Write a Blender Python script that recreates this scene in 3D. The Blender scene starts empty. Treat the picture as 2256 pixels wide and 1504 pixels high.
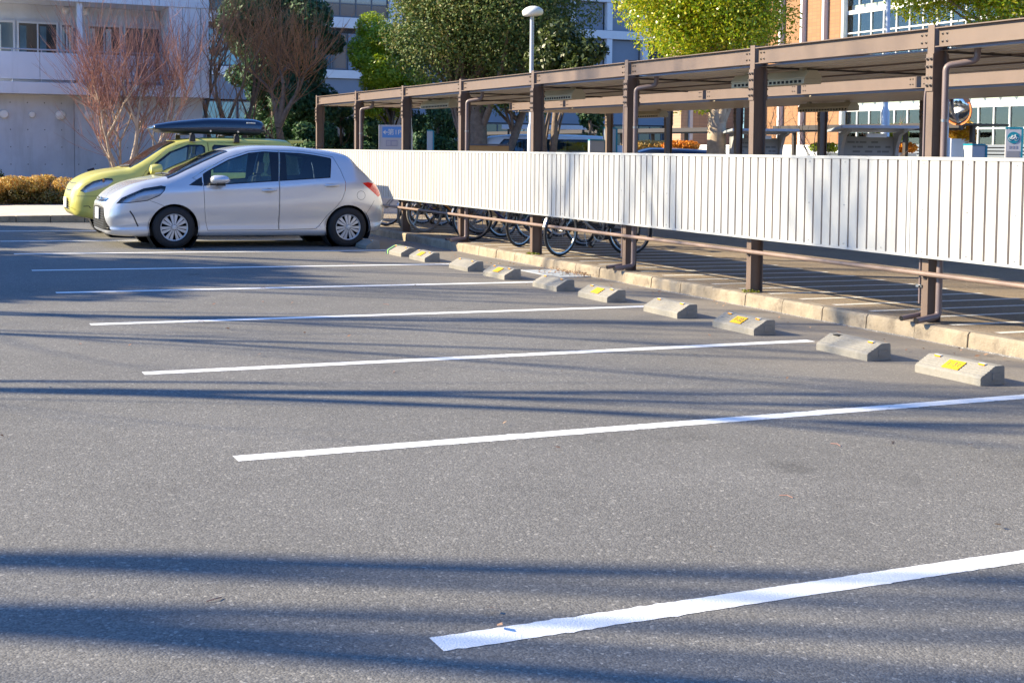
import bpy, bmesh, math, random
import numpy as np
from mathutils import Vector, Matrix
from mathutils.bvhtree import BVHTree
random.seed(7); np.random.seed(7)
R = math.radians
scene = bpy.context.scene
COL = scene.collection
# ------------------------------------------------------------------ camera
cam_d = bpy.data.cameras.new('camera'); cam = bpy.data.objects.new('camera', cam_d); COL.objects.link(cam)
cr, cu, cf = Vector((.90351, -.42846, .00831)), Vector((.01691, .05503, .99834)), Vector((.42821, .90187, -.05697))
cf = cf.normalized(); cr = (cr - cf * cr.dot(cf)).normalized(); cu = cr.cross(cf)
M = Matrix((cr, cu, -cf)).transposed().to_4x4(); M.translation = (-1.4141, -3.5285, 1.4562)
cam.matrix_world = M
cam_d.sensor_width = 36; cam_d.lens = 45.68; cam_d.shift_y = -.1155
cam_d.clip_start = .1; cam_d.clip_end = 2000
scene.camera = cam
# ------------------------------------------------------------------ sky, sun, exposure
SUN_EL, SUN_AZ = R(27.5), Vector((-.883, .469, 0))          # azimuth: direction towards the sun
w = bpy.data.worlds.new('World'); scene.world = w; w.use_nodes = True
nt = w.node_tree; bg = nt.nodes['Background']
sky = nt.nodes.new('ShaderNodeTexSky'); sky.sky_type = 'NISHITA'; sky.sun_disc = False
sky.sun_elevation = SUN_EL; sky.sun_rotation = math.atan2(SUN_AZ.x, SUN_AZ.y)
sky.air_density = 1.0; sky.dust_density = .4; sky.ozone_density = 2.5
tint = nt.nodes.new('ShaderNodeVectorMath'); tint.operation = 'MULTIPLY'; tint.inputs[1].default_value = (.56, .90, 1.36)   # camera white balance
nt.links.new(sky.outputs[0], tint.inputs[0]); nt.links.new(tint.outputs[0], bg.inputs[0]); bg.inputs[1].default_value = .10
sd = bpy.data.lights.new('sun', 'SUN'); sd.energy = 5.0; sd.angle = R(.65); sd.color = (1, .86, .60)
so = bpy.data.objects.new('sun', sd); COL.objects.link(so)
tos = Vector((SUN_AZ.x * math.cos(SUN_EL), SUN_AZ.y * math.cos(SUN_EL), math.sin(SUN_EL))).normalized()
so.rotation_euler = (-tos).to_track_quat('-Z', 'Y').to_euler(); so.location = tos * 60
vs = scene.view_settings; vs.view_transform = 'Standard'; vs.look = 'None'; vs.exposure = 1.35; vs.gamma = 1; vs.use_curve_mapping = False
try:
    scene.cycles.max_bounces = 8; scene.cycles.transparent_max_bounces = 12
except Exception: pass

# ------------------------------------------------------------------ ground heights
S = .0164
def gz(x):
    if x < 6.27: return -S * max(x, -8)
    return .026 - S * (min(x, 16) - 6.4)

# ------------------------------------------------------------------ helpers
def smooth_sharp(me, ang=35):
    bm = bmesh.new(); bm.from_mesh(me)
    for f in bm.faces: f.smooth = True
    c = R(ang)
    for e in bm.edges:
        e.smooth = not (len(e.link_faces) == 2 and e.calc_face_angle(0) > c)
    bm.to_mesh(me); bm.free()

def link(name, me, mats, parent=None):
    o = bpy.data.objects.new(name, me); COL.objects.link(o)
    for m in (mats if isinstance(mats, (list, tuple)) else [mats]): me.materials.append(m)
    if parent: o.parent = parent
    return o

class MB:
    def __init__(s): s.v = []; s.f = []; s.m = []
    def add(s, vs, fs, mi=0, T=None):
        b = len(s.v)
        if T is not None: vs = [T @ Vector(p) for p in vs]
        s.v += [tuple(p) for p in vs]; s.f += [tuple(i + b for i in f) for f in fs]; s.m += [mi] * len(fs); return s
    def box(s, x0, x1, y0, y1, z0, z1, mi=0, T=None):
        v = [(x, y, z) for z in (z0, z1) for y in (y0, y1) for x in (x0, x1)]
        return s.add(v, [(0, 2, 3, 1), (4, 5, 7, 6), (0, 1, 5, 4), (2, 6, 7, 3), (0, 4, 6, 2), (1, 3, 7, 5)], mi, T)
    def tube(s, pts, r, n=8, mi=0, cap=True, T=None):
        pts = [Vector(p) for p in pts]; rs = r if isinstance(r, (list, tuple)) else [r] * len(pts)
        vs = []; fs = []; ref = None
        for i, p in enumerate(pts):
            d = (pts[min(i + 1, len(pts) - 1)] - pts[max(i - 1, 0)])
            d = d.normalized() if d.length > 1e-9 else Vector((0, 0, 1))
            if ref is None: ref = Vector((1, 0, 0)) if abs(d.x) < .9 else Vector((0, 1, 0))
            a = (ref - d * ref.dot(d)).normalized(); ref = a; b = d.cross(a)
            for k in range(n):
                t = 2 * math.pi * k / n; vs.append(p + (a * math.cos(t) + b * math.sin(t)) * rs[i])
        for i in range(len(pts) - 1):
            for k in range(n):
                k2 = (k + 1) % n; fs.append((i * n + k, i * n + k2, i * n + n + k2, i * n + n + k))
        if cap: fs.append(tuple(range(n - 1, -1, -1))); fs.append(tuple((len(pts) - 1) * n + k for k in range(n)))
        return s.add(vs, fs, mi, T)
    def lathe(s, prof, n=24, mi=0, T=None, closed=False, cap=True):        # prof (r, z) about z
        vs = []; fs = []
        for r, z in prof:
            for k in range(n):
                t = 2 * math.pi * k / n; vs.append((r * math.cos(t), r * math.sin(t), z))
        m = len(prof)
        for i in range(m if closed else m - 1):
            j = (i + 1) % m
            for k in range(n):
                k2 = (k + 1) % n; fs.append((i * n + k, i * n + k2, j * n + k2, j * n + k))
        if not closed and cap:
            if prof[0][0] > 1e-6: fs.append(tuple(range(n - 1, -1, -1)))
            if prof[-1][0] > 1e-6: fs.append(tuple((m - 1) * n + k for k in range(n)))
        return s.add(vs, fs, mi, T)
    def prism(s, poly, fn0, fn1, mi=0):                          # polygon swept between two maps of its 2-D points
        n = len(poly); vs = [fn0(*p) for p in poly] + [fn1(*p) for p in poly]
        fs = [tuple(range(n - 1, -1, -1)), tuple(range(n, 2 * n))] + [(i, (i + 1) % n, n + (i + 1) % n, n + i) for i in range(n)]
        return s.add(vs, fs, mi)
    def build(s, name, mats, parent=None, smooth=None, bevel=0, recalc=True):
        me = bpy.data.meshes.new(name); me.from_pydata(s.v, [], s.f); me.update()
        me.polygons.foreach_set('material_index', s.m)
        if recalc or bevel:
            bm = bmesh.new(); bm.from_mesh(me)
            if recalc: bmesh.ops.recalc_face_normals(bm, faces=bm.faces)
            if bevel:
                es = [e for e in bm.edges if len(e.link_faces) == 2 and e.calc_face_angle(0) > R(25)]
                bmesh.ops.bevel(bm, geom=es, offset=bevel, segments=2, affect='EDGES', profile=.6, clamp_overlap=True)
            bm.to_mesh(me); bm.free()
        if smooth: smooth_sharp(me, smooth)
        return link(name, me, mats, parent)

def tag(o, label=None, cat=None, group=None, kind=None):
    if label: o['label'] = label
    if cat: o['category'] = cat
    if group: o['group'] = group
    if kind: o['kind'] = kind
    return o
def thing(name, label, cat, loc=(0, 0, 0), rz=0, group=None):
    o = bpy.data.objects.new(name, None); COL.objects.link(o); o.location = loc; o.rotation_euler = (0, 0, rz)
    o.empty_display_size = .2
    return tag(o, label, cat, group)
def struct(o): o['kind'] = 'structure'; return o
def dup(root, loc=None, rz=None, label=None, parent=None):
    c = root.copy(); COL.objects.link(c)
    if parent is not None: c.parent = parent
    if loc is not None: c.location = loc
    if rz is not None: c.rotation_euler = (0, 0, rz)
    if label: c['label'] = label
    for ch in list(root.children): dup(ch, parent=c)
    return c
def grid_fn(xs, ys):                                             # monotone interpolation of key points
    xs = np.array(xs, float); ys = np.array(ys, float)
    h = np.diff(xs); d = np.diff(ys) / h; m = np.zeros(len(xs)); m[0], m[-1] = d[0], d[-1]
    for i in range(1, len(xs) - 1):
        if d[i - 1] * d[i] > 0:
            w1, w2 = 2 * h[i] + h[i - 1], h[i] + 2 * h[i - 1]; m[i] = (w1 + w2) / (w1 / d[i - 1] + w2 / d[i])
    def f(x):
        x = min(max(x, xs[0]), xs[-1]); i = min(max(int(np.searchsorted(xs, x)) - 1, 0), len(xs) - 2)
        t = (x - xs[i]) / h[i]
        return float((2 * t**3 - 3 * t**2 + 1) * ys[i] + (t**3 - 2 * t**2 + t) * h[i] * m[i] + (-2 * t**3 + 3 * t**2) * ys[i + 1] + (t**3 - t**2) * h[i] * m[i + 1])
    return f
def ykeys(*kv): return grid_fn([a for a, b in kv], [b for a, b in kv])

# ------------------------------------------------------------------ materials
def mat(name, col, rough=.6, metal=0, var=0, vscale=3, bump=0, bscale=40, coat=0, spec=.5, stain=None, sscale=1.5, alpha=1):
    m = bpy.data.materials.new(name); m.use_nodes = True; n = m.node_tree; b = n.nodes['Principled BSDF']
    b.inputs['Base Color'].default_value = (*col, 1); b.inputs['Roughness'].default_value = rough; b.inputs['Metallic'].default_value = metal
    b.inputs['Coat Weight'].default_value = coat; b.inputs['Coat Roughness'].default_value = .04; b.inputs['Specular IOR Level'].default_value = spec
    tc = n.nodes.new('ShaderNodeTexCoord'); out = None
    if var:
        no = n.nodes.new('ShaderNodeTexNoise'); no.inputs['Scale'].default_value = vscale; no.inputs['Detail'].default_value = 6; no.inputs['Roughness'].default_value = .65
        n.links.new(tc.outputs['Object'], no.inputs['Vector'])
        mr = n.nodes.new('ShaderNodeMapRange'); mr.inputs[1].default_value = .3; mr.inputs[2].default_value = .7; mr.inputs[3].default_value = 1 - var; mr.inputs[4].default_value = 1 + var
        n.links.new(no.outputs[0], mr.inputs[0])
        mx = n.nodes.new('ShaderNodeVectorMath'); mx.operation = 'SCALE'; mx.inputs[0].default_value = col; n.links.new(mr.outputs[0], mx.inputs['Scale']); out = mx.outputs[0]
    if stain:
        no = n.nodes.new('ShaderNodeTexNoise'); no.inputs['Scale'].default_value = sscale; no.inputs['Detail'].default_value = 8; no.inputs['Roughness'].default_value = .7
        n.links.new(tc.outputs['Object'], no.inputs['Vector'])
        mr = n.nodes.new('ShaderNodeMapRange'); mr.inputs[1].default_value = .52; mr.inputs[2].default_value = .72; n.links.new(no.outputs[0], mr.inputs[0])
        mi = n.nodes.new('ShaderNodeMix'); mi.data_type = 'RGBA'; mi.inputs[6].default_value = (*col, 1); mi.inputs[7].default_value = (*stain, 1)
        if out: n.links.new(out, mi.inputs[6])
        n.links.new(mr.outputs[0], mi.inputs[0]); out = mi.outputs[2]
    if out: n.links.new(out, b.inputs['Base Color'])
    if bump:
        no = n.nodes.new('ShaderNodeTexNoise'); no.inputs['Scale'].default_value = bscale; no.inputs['Detail'].default_value = 4
        n.links.new(tc.outputs['Object'], no.inputs['Vector'])
        bp = n.nodes.new('ShaderNodeBump'); bp.inputs['Strength'].default_value = bump; bp.inputs['Distance'].default_value = .01
        n.links.new(no.outputs[0], bp.inputs['Height']); n.links.new(bp.outputs[0], b.inputs['Normal'])
    return m
def glass(name, tint, rough=.02, dens=.6, gl=1.0):               # thin pane: tinted see-through plus a reflection
    m = bpy.data.materials.new(name); m.use_nodes = True; n = m.node_tree; n.nodes.clear()
    o = n.nodes.new('ShaderNodeOutputMaterial'); mx = n.nodes.new('ShaderNodeMixShader'); t = n.nodes.new('ShaderNodeBsdfTransparent')
    t.inputs[0].default_value = (*tint, 1); g = n.nodes.new('ShaderNodeBsdfGlossy'); g.inputs['Roughness'].default_value = rough
    g.inputs[0].default_value = (gl, gl, gl, 1)
    fr = n.nodes.new('ShaderNodeFresnel'); fr.inputs[0].default_value = 1.52
    mr = n.nodes.new('ShaderNodeMapRange'); mr.inputs[3].default_value = .04; mr.inputs[4].default_value = 1
    n.links.new(fr.outputs[0], mr.inputs[0]); n.links.new(mr.outputs[0], mx.inputs[0]); n.links.new(t.outputs[0], mx.inputs[1]); n.links.new(g.outputs[0], mx.inputs[2]); n.links.new(mx.outputs[0], o.inputs[0])
    return m
def leafmat(name, cols, trans=.25, rough=.45):
    m = bpy.data.materials.new(name); m.use_nodes = True; n = m.node_tree; b = n.nodes['Principled BSDF']
    g = n.nodes.new('ShaderNodeNewGeometry'); cr_ = n.nodes.new('ShaderNodeValToRGB'); e = cr_.color_ramp.elements
    k = len(cols); e[0].position = 0; e[0].color = (*cols[0], 1); e[1].position = 1; e[1].color = (*cols[-1], 1)
    for i, c in enumerate(cols[1:-1]): el = cr_.color_ramp.elements.new((i + 1) / (k - 1)); el.color = (*c, 1)
    n.links.new(g.outputs['Random Per Island'], cr_.inputs[0]); n.links.new(cr_.outputs[0], b.inputs['Base Color'])
    b.inputs['Roughness'].default_value = rough
    tr = n.nodes.new('ShaderNodeBsdfTranslucent'); n.links.new(cr_.outputs[0], tr.inputs[0]); mx = n.nodes.new('ShaderNodeMixShader'); mx.inputs[0].default_value = trans
    n.links.new(b.outputs[0], mx.inputs[1]); n.links.new(tr.outputs[0], mx.inputs[2]); n.links.new(mx.outputs[0], n.nodes['Material Output'].inputs[0])
    return m
def asphalt(name, cols, fleck=(.5, .48, .44), patch=.18, scale=125, warm=None, bump=.3):
    m = bpy.data.materials.new(name); m.use_nodes = True; n = m.node_tree; b = n.nodes['Principled BSDF']; L = n.links.new
    tc = n.nodes.new('ShaderNodeTexCoord')
    v = n.nodes.new('ShaderNodeTexVoronoi'); v.inputs['Scale'].default_value = scale; L(tc.outputs['Object'], v.inputs['Vector'])
    sp = n.nodes.new('ShaderNodeSeparateColor'); L(v.outputs['Color'], sp.inputs[0])
    rp = n.nodes.new('ShaderNodeValToRGB'); e = rp.color_ramp.elements
    e[0].color = (*cols[0], 1); e[1].color = (*cols[2], 1); e[1].position = 1; k = e.new(.5); k.color = (*cols[1], 1)
    L(sp.outputs[0], rp.inputs[0])
    v2 = n.nodes.new('ShaderNodeTexVoronoi'); v2.inputs['Scale'].default_value = scale * .75; L(tc.outputs['Object'], v2.inputs['Vector'])
    s2 = n.nodes.new('ShaderNodeSeparateColor'); L(v2.outputs['Color'], s2.inputs[0])
    gt = n.nodes.new('ShaderNodeMapRange'); gt.inputs[1].default_value = .955; gt.inputs[2].default_value = .985; L(s2.outputs[1], gt.inputs[0])
    mx = n.nodes.new('ShaderNodeMix'); mx.data_type = 'RGBA'; mx.inputs[7].default_value = (*fleck, 1); L(gt.outputs[0], mx.inputs[0]); L(rp.outputs[0], mx.inputs[6])
    no = n.nodes.new('ShaderNodeTexNoise'); no.inputs['Scale'].default_value = .55; no.inputs['Detail'].default_value = 9; no.inputs['Roughness'].default_value = .62; L(tc.outputs['Object'], no.inputs['Vector'])
    mr = n.nodes.new('ShaderNodeMapRange'); mr.inputs[1].default_value = .3; mr.inputs[2].default_value = .7; mr.inputs[3].default_value = 1 - patch; mr.inputs[4].default_value = 1 + patch; L(no.outputs[0], mr.inputs[0])
    n3 = n.nodes.new('ShaderNodeTexNoise'); n3.inputs['Scale'].default_value = 3.1; n3.inputs['Detail'].default_value = 5; n3.inputs['Roughness'].default_value = .6; n3.inputs['Distortion'].default_value = .6; L(tc.outputs['Object'], n3.inputs['Vector'])
    m3 = n.nodes.new('ShaderNodeMapRange'); m3.inputs[1].default_value = .60; m3.inputs[2].default_value = .80; m3.inputs[3].default_value = 1; m3.inputs[4].default_value = .74; L(n3.outputs[0], m3.inputs[0])
    v5 = n.nodes.new('ShaderNodeTexVoronoi'); v5.inputs['Scale'].default_value = .8; L(tc.outputs['Object'], v5.inputs['Vector'])
    n5 = n.nodes.new('ShaderNodeTexNoise'); n5.inputs['Scale'].default_value = 9; n5.inputs['Detail'].default_value = 4; L(tc.outputs['Object'], n5.inputs['Vector'])
    a5 = n.nodes.new('ShaderNodeMath'); a5.operation = 'MULTIPLY_ADD'; a5.inputs[1].default_value = .16; L(n5.outputs[0], a5.inputs[0]); L(v5.outputs['Distance'], a5.inputs[2])
    m5 = n.nodes.new('ShaderNodeMapRange'); m5.inputs[1].default_value = .10; m5.inputs[2].default_value = .20; m5.inputs[3].default_value = .72; m5.inputs[4].default_value = 1; L(a5.outputs[0], m5.inputs[0])
    p3 = n.nodes.new('ShaderNodeMath'); p3.operation = 'MULTIPLY'; L(m3.outputs[0], p3.inputs[0]); L(m5.outputs[0], p3.inputs[1])
    p4 = n.nodes.new('ShaderNodeMath'); p4.operation = 'MULTIPLY'; L(p3.outputs[0], p4.inputs[0]); L(mr.outputs[0], p4.inputs[1])
    sc = n.nodes.new('ShaderNodeVectorMath'); sc.operation = 'SCALE'; L(mx.outputs[2], sc.inputs[0]); L(p4.outputs[0], sc.inputs['Scale']); col = sc.outputs[0]
    if warm:                                                     # dusty, paler strip along the kerb
        sx = n.nodes.new('ShaderNodeSeparateXYZ'); L(tc.outputs['Object'], sx.inputs[0])
        n2 = n.nodes.new('ShaderNodeTexNoise'); n2.inputs['Scale'].default_value = 1.3; n2.inputs['Detail'].default_value = 5; L(tc.outputs['Object'], n2.inputs['Vector'])
        ad = n.nodes.new('ShaderNodeMath'); ad.operation = 'MULTIPLY_ADD'; ad.inputs[1].default_value = 2.2; L(n2.outputs[0], ad.inputs[0]); L(sx.outputs[0], ad.inputs[2])
        m2 = n.nodes.new('ShaderNodeMapRange'); m2.inputs[1].default_value = 4.8; m2.inputs[2].default_value = 7.4; m2.inputs[4].default_value = .75; L(ad.outputs[0], m2.inputs[0])
        mw = n.nodes.new('ShaderNodeMix'); mw.data_type = 'RGBA'; mw.inputs[7].default_value = (*warm, 1); L(m2.outputs[0], mw.inputs[0]); L(col, mw.inputs[6]); col = mw.outputs[2]
    L(col, b.inputs['Base Color']); b.inputs['Roughness'].default_value = .92; b.inputs['Specular IOR Level'].default_value = .25
    bp = n.nodes.new('ShaderNodeBump'); bp.inputs['Strength'].default_value = bump; bp.inputs['Distance'].default_value = .006; L(v.outputs['Distance'], bp.inputs['Height']); bp.invert = True
    L(bp.outputs[0], b.inputs['Normal'])
    return m
def linepaint(name, col, wear=.08):                              # road paint with small cracks and gaps that bare the asphalt
    m = mat(name, col, .75, var=.06, vscale=8, bump=.35, bscale=140); n = m.node_tree; b = n.nodes['Principled BSDF']; L = n.links.new
    tc = n.nodes.new('ShaderNodeTexCoord'); v = n.nodes.new('ShaderNodeTexNoise'); v.inputs['Scale'].default_value = 26; v.inputs['Detail'].default_value = 8; v.inputs['Roughness'].default_value = .75; L(tc.outputs['Object'], v.inputs['Vector'])
    c = n.nodes.new('ShaderNodeMapRange'); c.inputs[1].default_value = .68 - wear; c.inputs[2].default_value = .74 - wear; L(v.outputs[0], c.inputs[0])
    mi = n.nodes.new('ShaderNodeMix'); mi.data_type = 'RGBA'; src = b.inputs['Base Color'].links[0].from_socket; L(src, mi.inputs[6]); mi.inputs[7].default_value = (.19, .18, .165, 1); L(c.outputs[0], mi.inputs[0]); L(mi.outputs[2], b.inputs['Base Color'])
    return m
X_ = {}
X_['asphalt'] = asphalt('asphalt', ((.114, .110, .105), (.153, .148, .140), (.208, .20, .187)), (.30, .285, .26), patch=.14, warm=(.235, .202, .165))
X_['pave'] = asphalt('old_asphalt_tan', ((.19, .148, .105), (.255, .20, .143), (.33, .26, .19)), (.4, .33, .25), patch=.2, bump=.3)
X_['road'] = asphalt('road_asphalt', ((.12, .115, .11), (.2, .19, .18), (.3, .29, .27)), bump=.2)
X_['paint'] = linepaint('white_line_paint', (.80, .80, .79), .05)
X_['paint2'] = linepaint('worn_line_paint', (.72, .69, .64), .10)
X_['kerb'] = mat('kerb_stone', (.33, .27, .195), .9, var=.22, vscale=5, bump=.6, bscale=60, stain=(.16, .125, .09), sscale=7)
X_['stop'] = mat('concrete_stop', (.262, .245, .215), .88, var=.10, vscale=14, bump=.5, bscale=120, stain=(.225, .205, .175), sscale=16)
X_['steel'] = mat('brown_painted_steel', (.155, .107, .083), .5, var=.08, vscale=4)
X_['steel_dk'] = mat('brown_bolt_steel', (.11, .085, .075), .45)
X_['pipe'] = mat('brown_plastic_pipe', (.19, .145, .145), .42, var=.06)
X_['deck'] = mat('brown_roof_deck', (.60, .50, .38), .35, var=.08, vscale=2)
X_['rail'] = mat('pinkish_brown_pipe', (.235, .165, .135), .5, var=.12, vscale=12)
X_['fence'] = mat('white_fence_sheet', (.44, .44, .435), .36, var=.04, vscale=.9, bump=.25, bscale=2.2)
def streaks(m, dark, sc=(1, 9, .35), lo=.56, hi=.78, amt=.7):       # rain and dust streaks running down a wall
    n = m.node_tree; b = n.nodes['Principled BSDF']; tc = n.nodes.new('ShaderNodeTexCoord'); mp = n.nodes.new('ShaderNodeMapping'); mp.inputs['Scale'].default_value = sc
    no = n.nodes.new('ShaderNodeTexNoise'); no.inputs['Scale'].default_value = 1; no.inputs['Detail'].default_value = 7; no.inputs['Roughness'].default_value = .7
    n.links.new(tc.outputs['Object'], mp.inputs[0]); n.links.new(mp.outputs[0], no.inputs['Vector'])
    mr = n.nodes.new('ShaderNodeMapRange'); mr.inputs[1].default_value = lo; mr.inputs[2].default_value = hi; mr.inputs[4].default_value = amt; n.links.new(no.outputs[0], mr.inputs[0])
    mi = n.nodes.new('ShaderNodeMix'); mi.data_type = 'RGBA'; s_ = b.inputs['Base Color']
    if s_.links: n.links.new(s_.links[0].from_socket, mi.inputs[6])
    else: mi.inputs[6].default_value = s_.default_value
    mi.inputs[7].default_value = (*dark, 1); n.links.new(mr.outputs[0], mi.inputs[0]); n.links.new(mi.outputs[2], s_)
streaks(X_['fence'], (.33, .32, .29), (1, 7, .8), .55, .8, .6)
X_['fence_dk'] = mat('fence_fold_shade', (.40, .36, .32), .6)  # groove shade put into the colour of the fence folds
X_['plate_y'] = mat('yellow_plate', (.75, .43, .01), .5, var=.12, vscale=60)
X_['ink'] = mat('grey_lettering', (.10, .09, .08), .7)
X_['refl_o'] = mat('orange_reflector', (.85, .34, .01), .3)
X_['white'] = mat('white_plastic', (.72, .72, .70), .45)
X_['black'] = mat('black_plastic', (.015, .015, .017), .5)
X_['dark'] = mat('dark_recess', (.012, .012, .014), .9)
X_['rubber'] = mat('tyre_rubber', (.022, .022, .024), .85, bump=.2, bscale=90)
X_['chrome'] = mat('chrome', (.75, .76, .78), .18, 1)
X_['alu'] = mat('bare_aluminium', (.36, .36, .37), .35, 1)
X_['cream'] = mat('cream_lamp_housing', (.52, .47, .34), .5, var=.06)
X_['galv'] = mat('galvanised_pole', (.42, .46, .52), .45, .3, var=.05)
X_['conc'] = mat('fair_faced_concrete', (.58, .61, .66), .85, var=.10, vscale=1.2, bump=.15, bscale=30, stain=(.50, .51, .53), sscale=.7)
X_['conc2'] = mat('pale_panel', (.70, .72, .76), .7, var=.05, vscale=1)
X_['soil'] = mat('planting_soil', (.10, .065, .04), .95, var=.3, vscale=8, bump=.8, bscale=30)
X_['path'] = mat('pale_footpath', (.62, .52, .42), .9, var=.12, vscale=3, bump=.3, bscale=50)
X_['bark'] = mat('grey_brown_bark', (.17, .125, .095), .9, var=.35, vscale=9, bump=.9, bscale=22)
X_['bark_red'] = mat('reddish_twigs', (.34, .17, .13), .8, var=.25, vscale=5)
X_['bark_pale'] = mat('pale_smooth_bark', (.40, .31, .23), .8, var=.3, vscale=6, bump=.4, bscale=20)
X_['twig_br'] = mat('brown_twigs', (.32, .16, .075), .8, var=.3, vscale=4)

streaks(X_['conc'], (.40, .41, .42), (1.6, 1.6, .22), .52, .75, .8); streaks(X_['conc2'], (.52, .53, .54), (2.2, 2.2, .3), .55, .8, .7); streaks(X_['steel'], (.11, .08, .065), (3, 3, .6), .58, .8, .6)
streaks(X_['stop'], (.20, .185, .16), (9, 9, 22), .58, .74, .55); streaks(X_['kerb'], (.15, .12, .085), (4, 5, 2), .55, .78, .7)
# ================================================================== SETTING
def sheet(name, xs, ys, zf, m):
    mb = MB(); n = len(ys)
    for x in xs:
        for y in ys: mb.v.append((x, y, zf(x, y)))
    for i in range(len(xs) - 1):
        for j in range(n - 1): mb.f.append((i * n + j, (i + 1) * n + j, (i + 1) * n + j + 1, i * n + j + 1)); mb.m.append(0)
    return struct(mb.build(name, m, recalc=False))
sheet('ground', [-900, -8, 6.2, 6.5, 16, 900], [-600, 900], lambda x, y: (gz(x) if not 6.1 < x < 6.45 else -.11) - .02, X_['road'])
sheet('asphalt_lot', [-60, -8, 6.29], [-40, 22.6], lambda x, y: gz(min(x, 6.26)), X_['asphalt'])
sheet('pavement', [6.40, 16, 23.5], [-40, 60], lambda x, y: gz(max(x, 6.4)) + (.0 if x < 17 else -.004), X_['pave'])
# kerb stones along the bicycle pavement
mb = MB(); y = -12.0; rr = random.Random(3)
while y < 24:
    L = .6; dz = rr.uniform(-.004, .004); dx = rr.uniform(-.004, .004)
    top = .028 + dz; lo = -.16
    prof = [(6.272 + dx, lo), (6.285 + dx, top - .02), (6.302 + dx, top), (6.41, top), (6.41, lo)]
    mb.prism(prof, lambda a, b, Y=y + .004: (a, Y, b), lambda a, b, Y=y + L - .004: (a, Y, b)); y += L
struct(mb.build('kerb', X_['kerb'], bevel=.006))
# mortar bed in the joints
struct(MB().box(6.30, 6.40, -12, 24, -.15, .015).build('kerb_bedding', X_['kerb']))
# stall lines
def painted_line(name, x0, x1, y0, wdt, m, zoff=.002, seed=0, parent=None):
    r = random.Random(seed); mb = MB(); n = int((x1 - x0) / .022); a = []; b = []
    for i in range(n + 1):
        x = x0 + (x1 - x0) * i / n; j = .0022 + .006 * (r.random() < .12)
        a.append((x, y0 + r.uniform(-j, j), gz(x) + zoff)); b.append((x, y0 - wdt + r.uniform(-j, j), gz(x) + zoff))
    mb.v = a + b; N = n + 1
    for i in range(n): mb.f.append((i, i + 1, N + i + 1, N + i)); mb.m.append(0)
    return struct(mb.build(name, m, recalc=False))
for k in range(-1, 9): painted_line('stall_line', 0, 5.32, 2.5 * k, .115, X_['paint'], seed=k + 5)
for k in range(-14, 40): painted_line('bicycle_bay_line', 6.5, 8.86, 6.64 + .5 * k, .075, X_['paint2'], .002, seed=k + 40)
# raised footpath and planting strip beyond the last stall
mb = MB(); mb.box(-40, 6.2, 22.8, 27.6, -.2, .105); mb.box(6.2, 10, 24.3, 27.6, -.2, .105); struct(mb.build('footpath', X_['path'], bevel=.012))
mb = MB()
for i in range(-30, 10):
    x = i * .62 + .02; mb.box(x, x + .61, 22.66, 22.81, -.2, .112)
struct(mb.build('footpath_kerb', X_['kerb'], bevel=.012))
sheet('planting_strip', [-40, 12], [27.4, 34], lambda x, y: .10 + .02 * (y - 27.6), X_['soil'])

# ================================================================== WHEEL STOPS
def stop_profile(): return [(0, 0), (.0, .052), (.012, .064), (.118, .122), (.13, .126), (.205, .126), (.215, .118), (.222, .0)]
def ribbed():                                                    # front slope with four shallow grooves
    p = [(0, 0), (0, .05), (.010, .062)]
    for i in range(4):
        t0 = .18 + .2 * i
        for t, d in ((t0, 0), (t0 + .012, -.004), (t0 + .05, -.004), (t0 + .062, 0)):
            x = .010 + .108 * t; z = .062 + .058 * t; p.append((x - d * -.47 * -1, z + d * .88))
    return p + [(.118, .120), (.132, .126), (.205, .126), (.216, .118), (.222, 0)]
def text_mesh(s, size, name, m, parent, T, extrude=.0006, font=None):
    cu_ = bpy.data.curves.new(name, 'FONT'); cu_.body = s; cu_.size = size; cu_.align_x = 'CENTER'; cu_.align_y = 'CENTER'; cu_.extrude = extrude
    q = bpy.data.objects.new('text_source', cu_); COL.objects.link(q); bpy.context.view_layer.update()
    me = bpy.data.meshes.new_from_object(q.evaluated_get(bpy.context.evaluated_depsgraph_get())); bpy.data.objects.remove(q)
    o = link(name, me, m, parent); o.matrix_local = T
    return o
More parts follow.
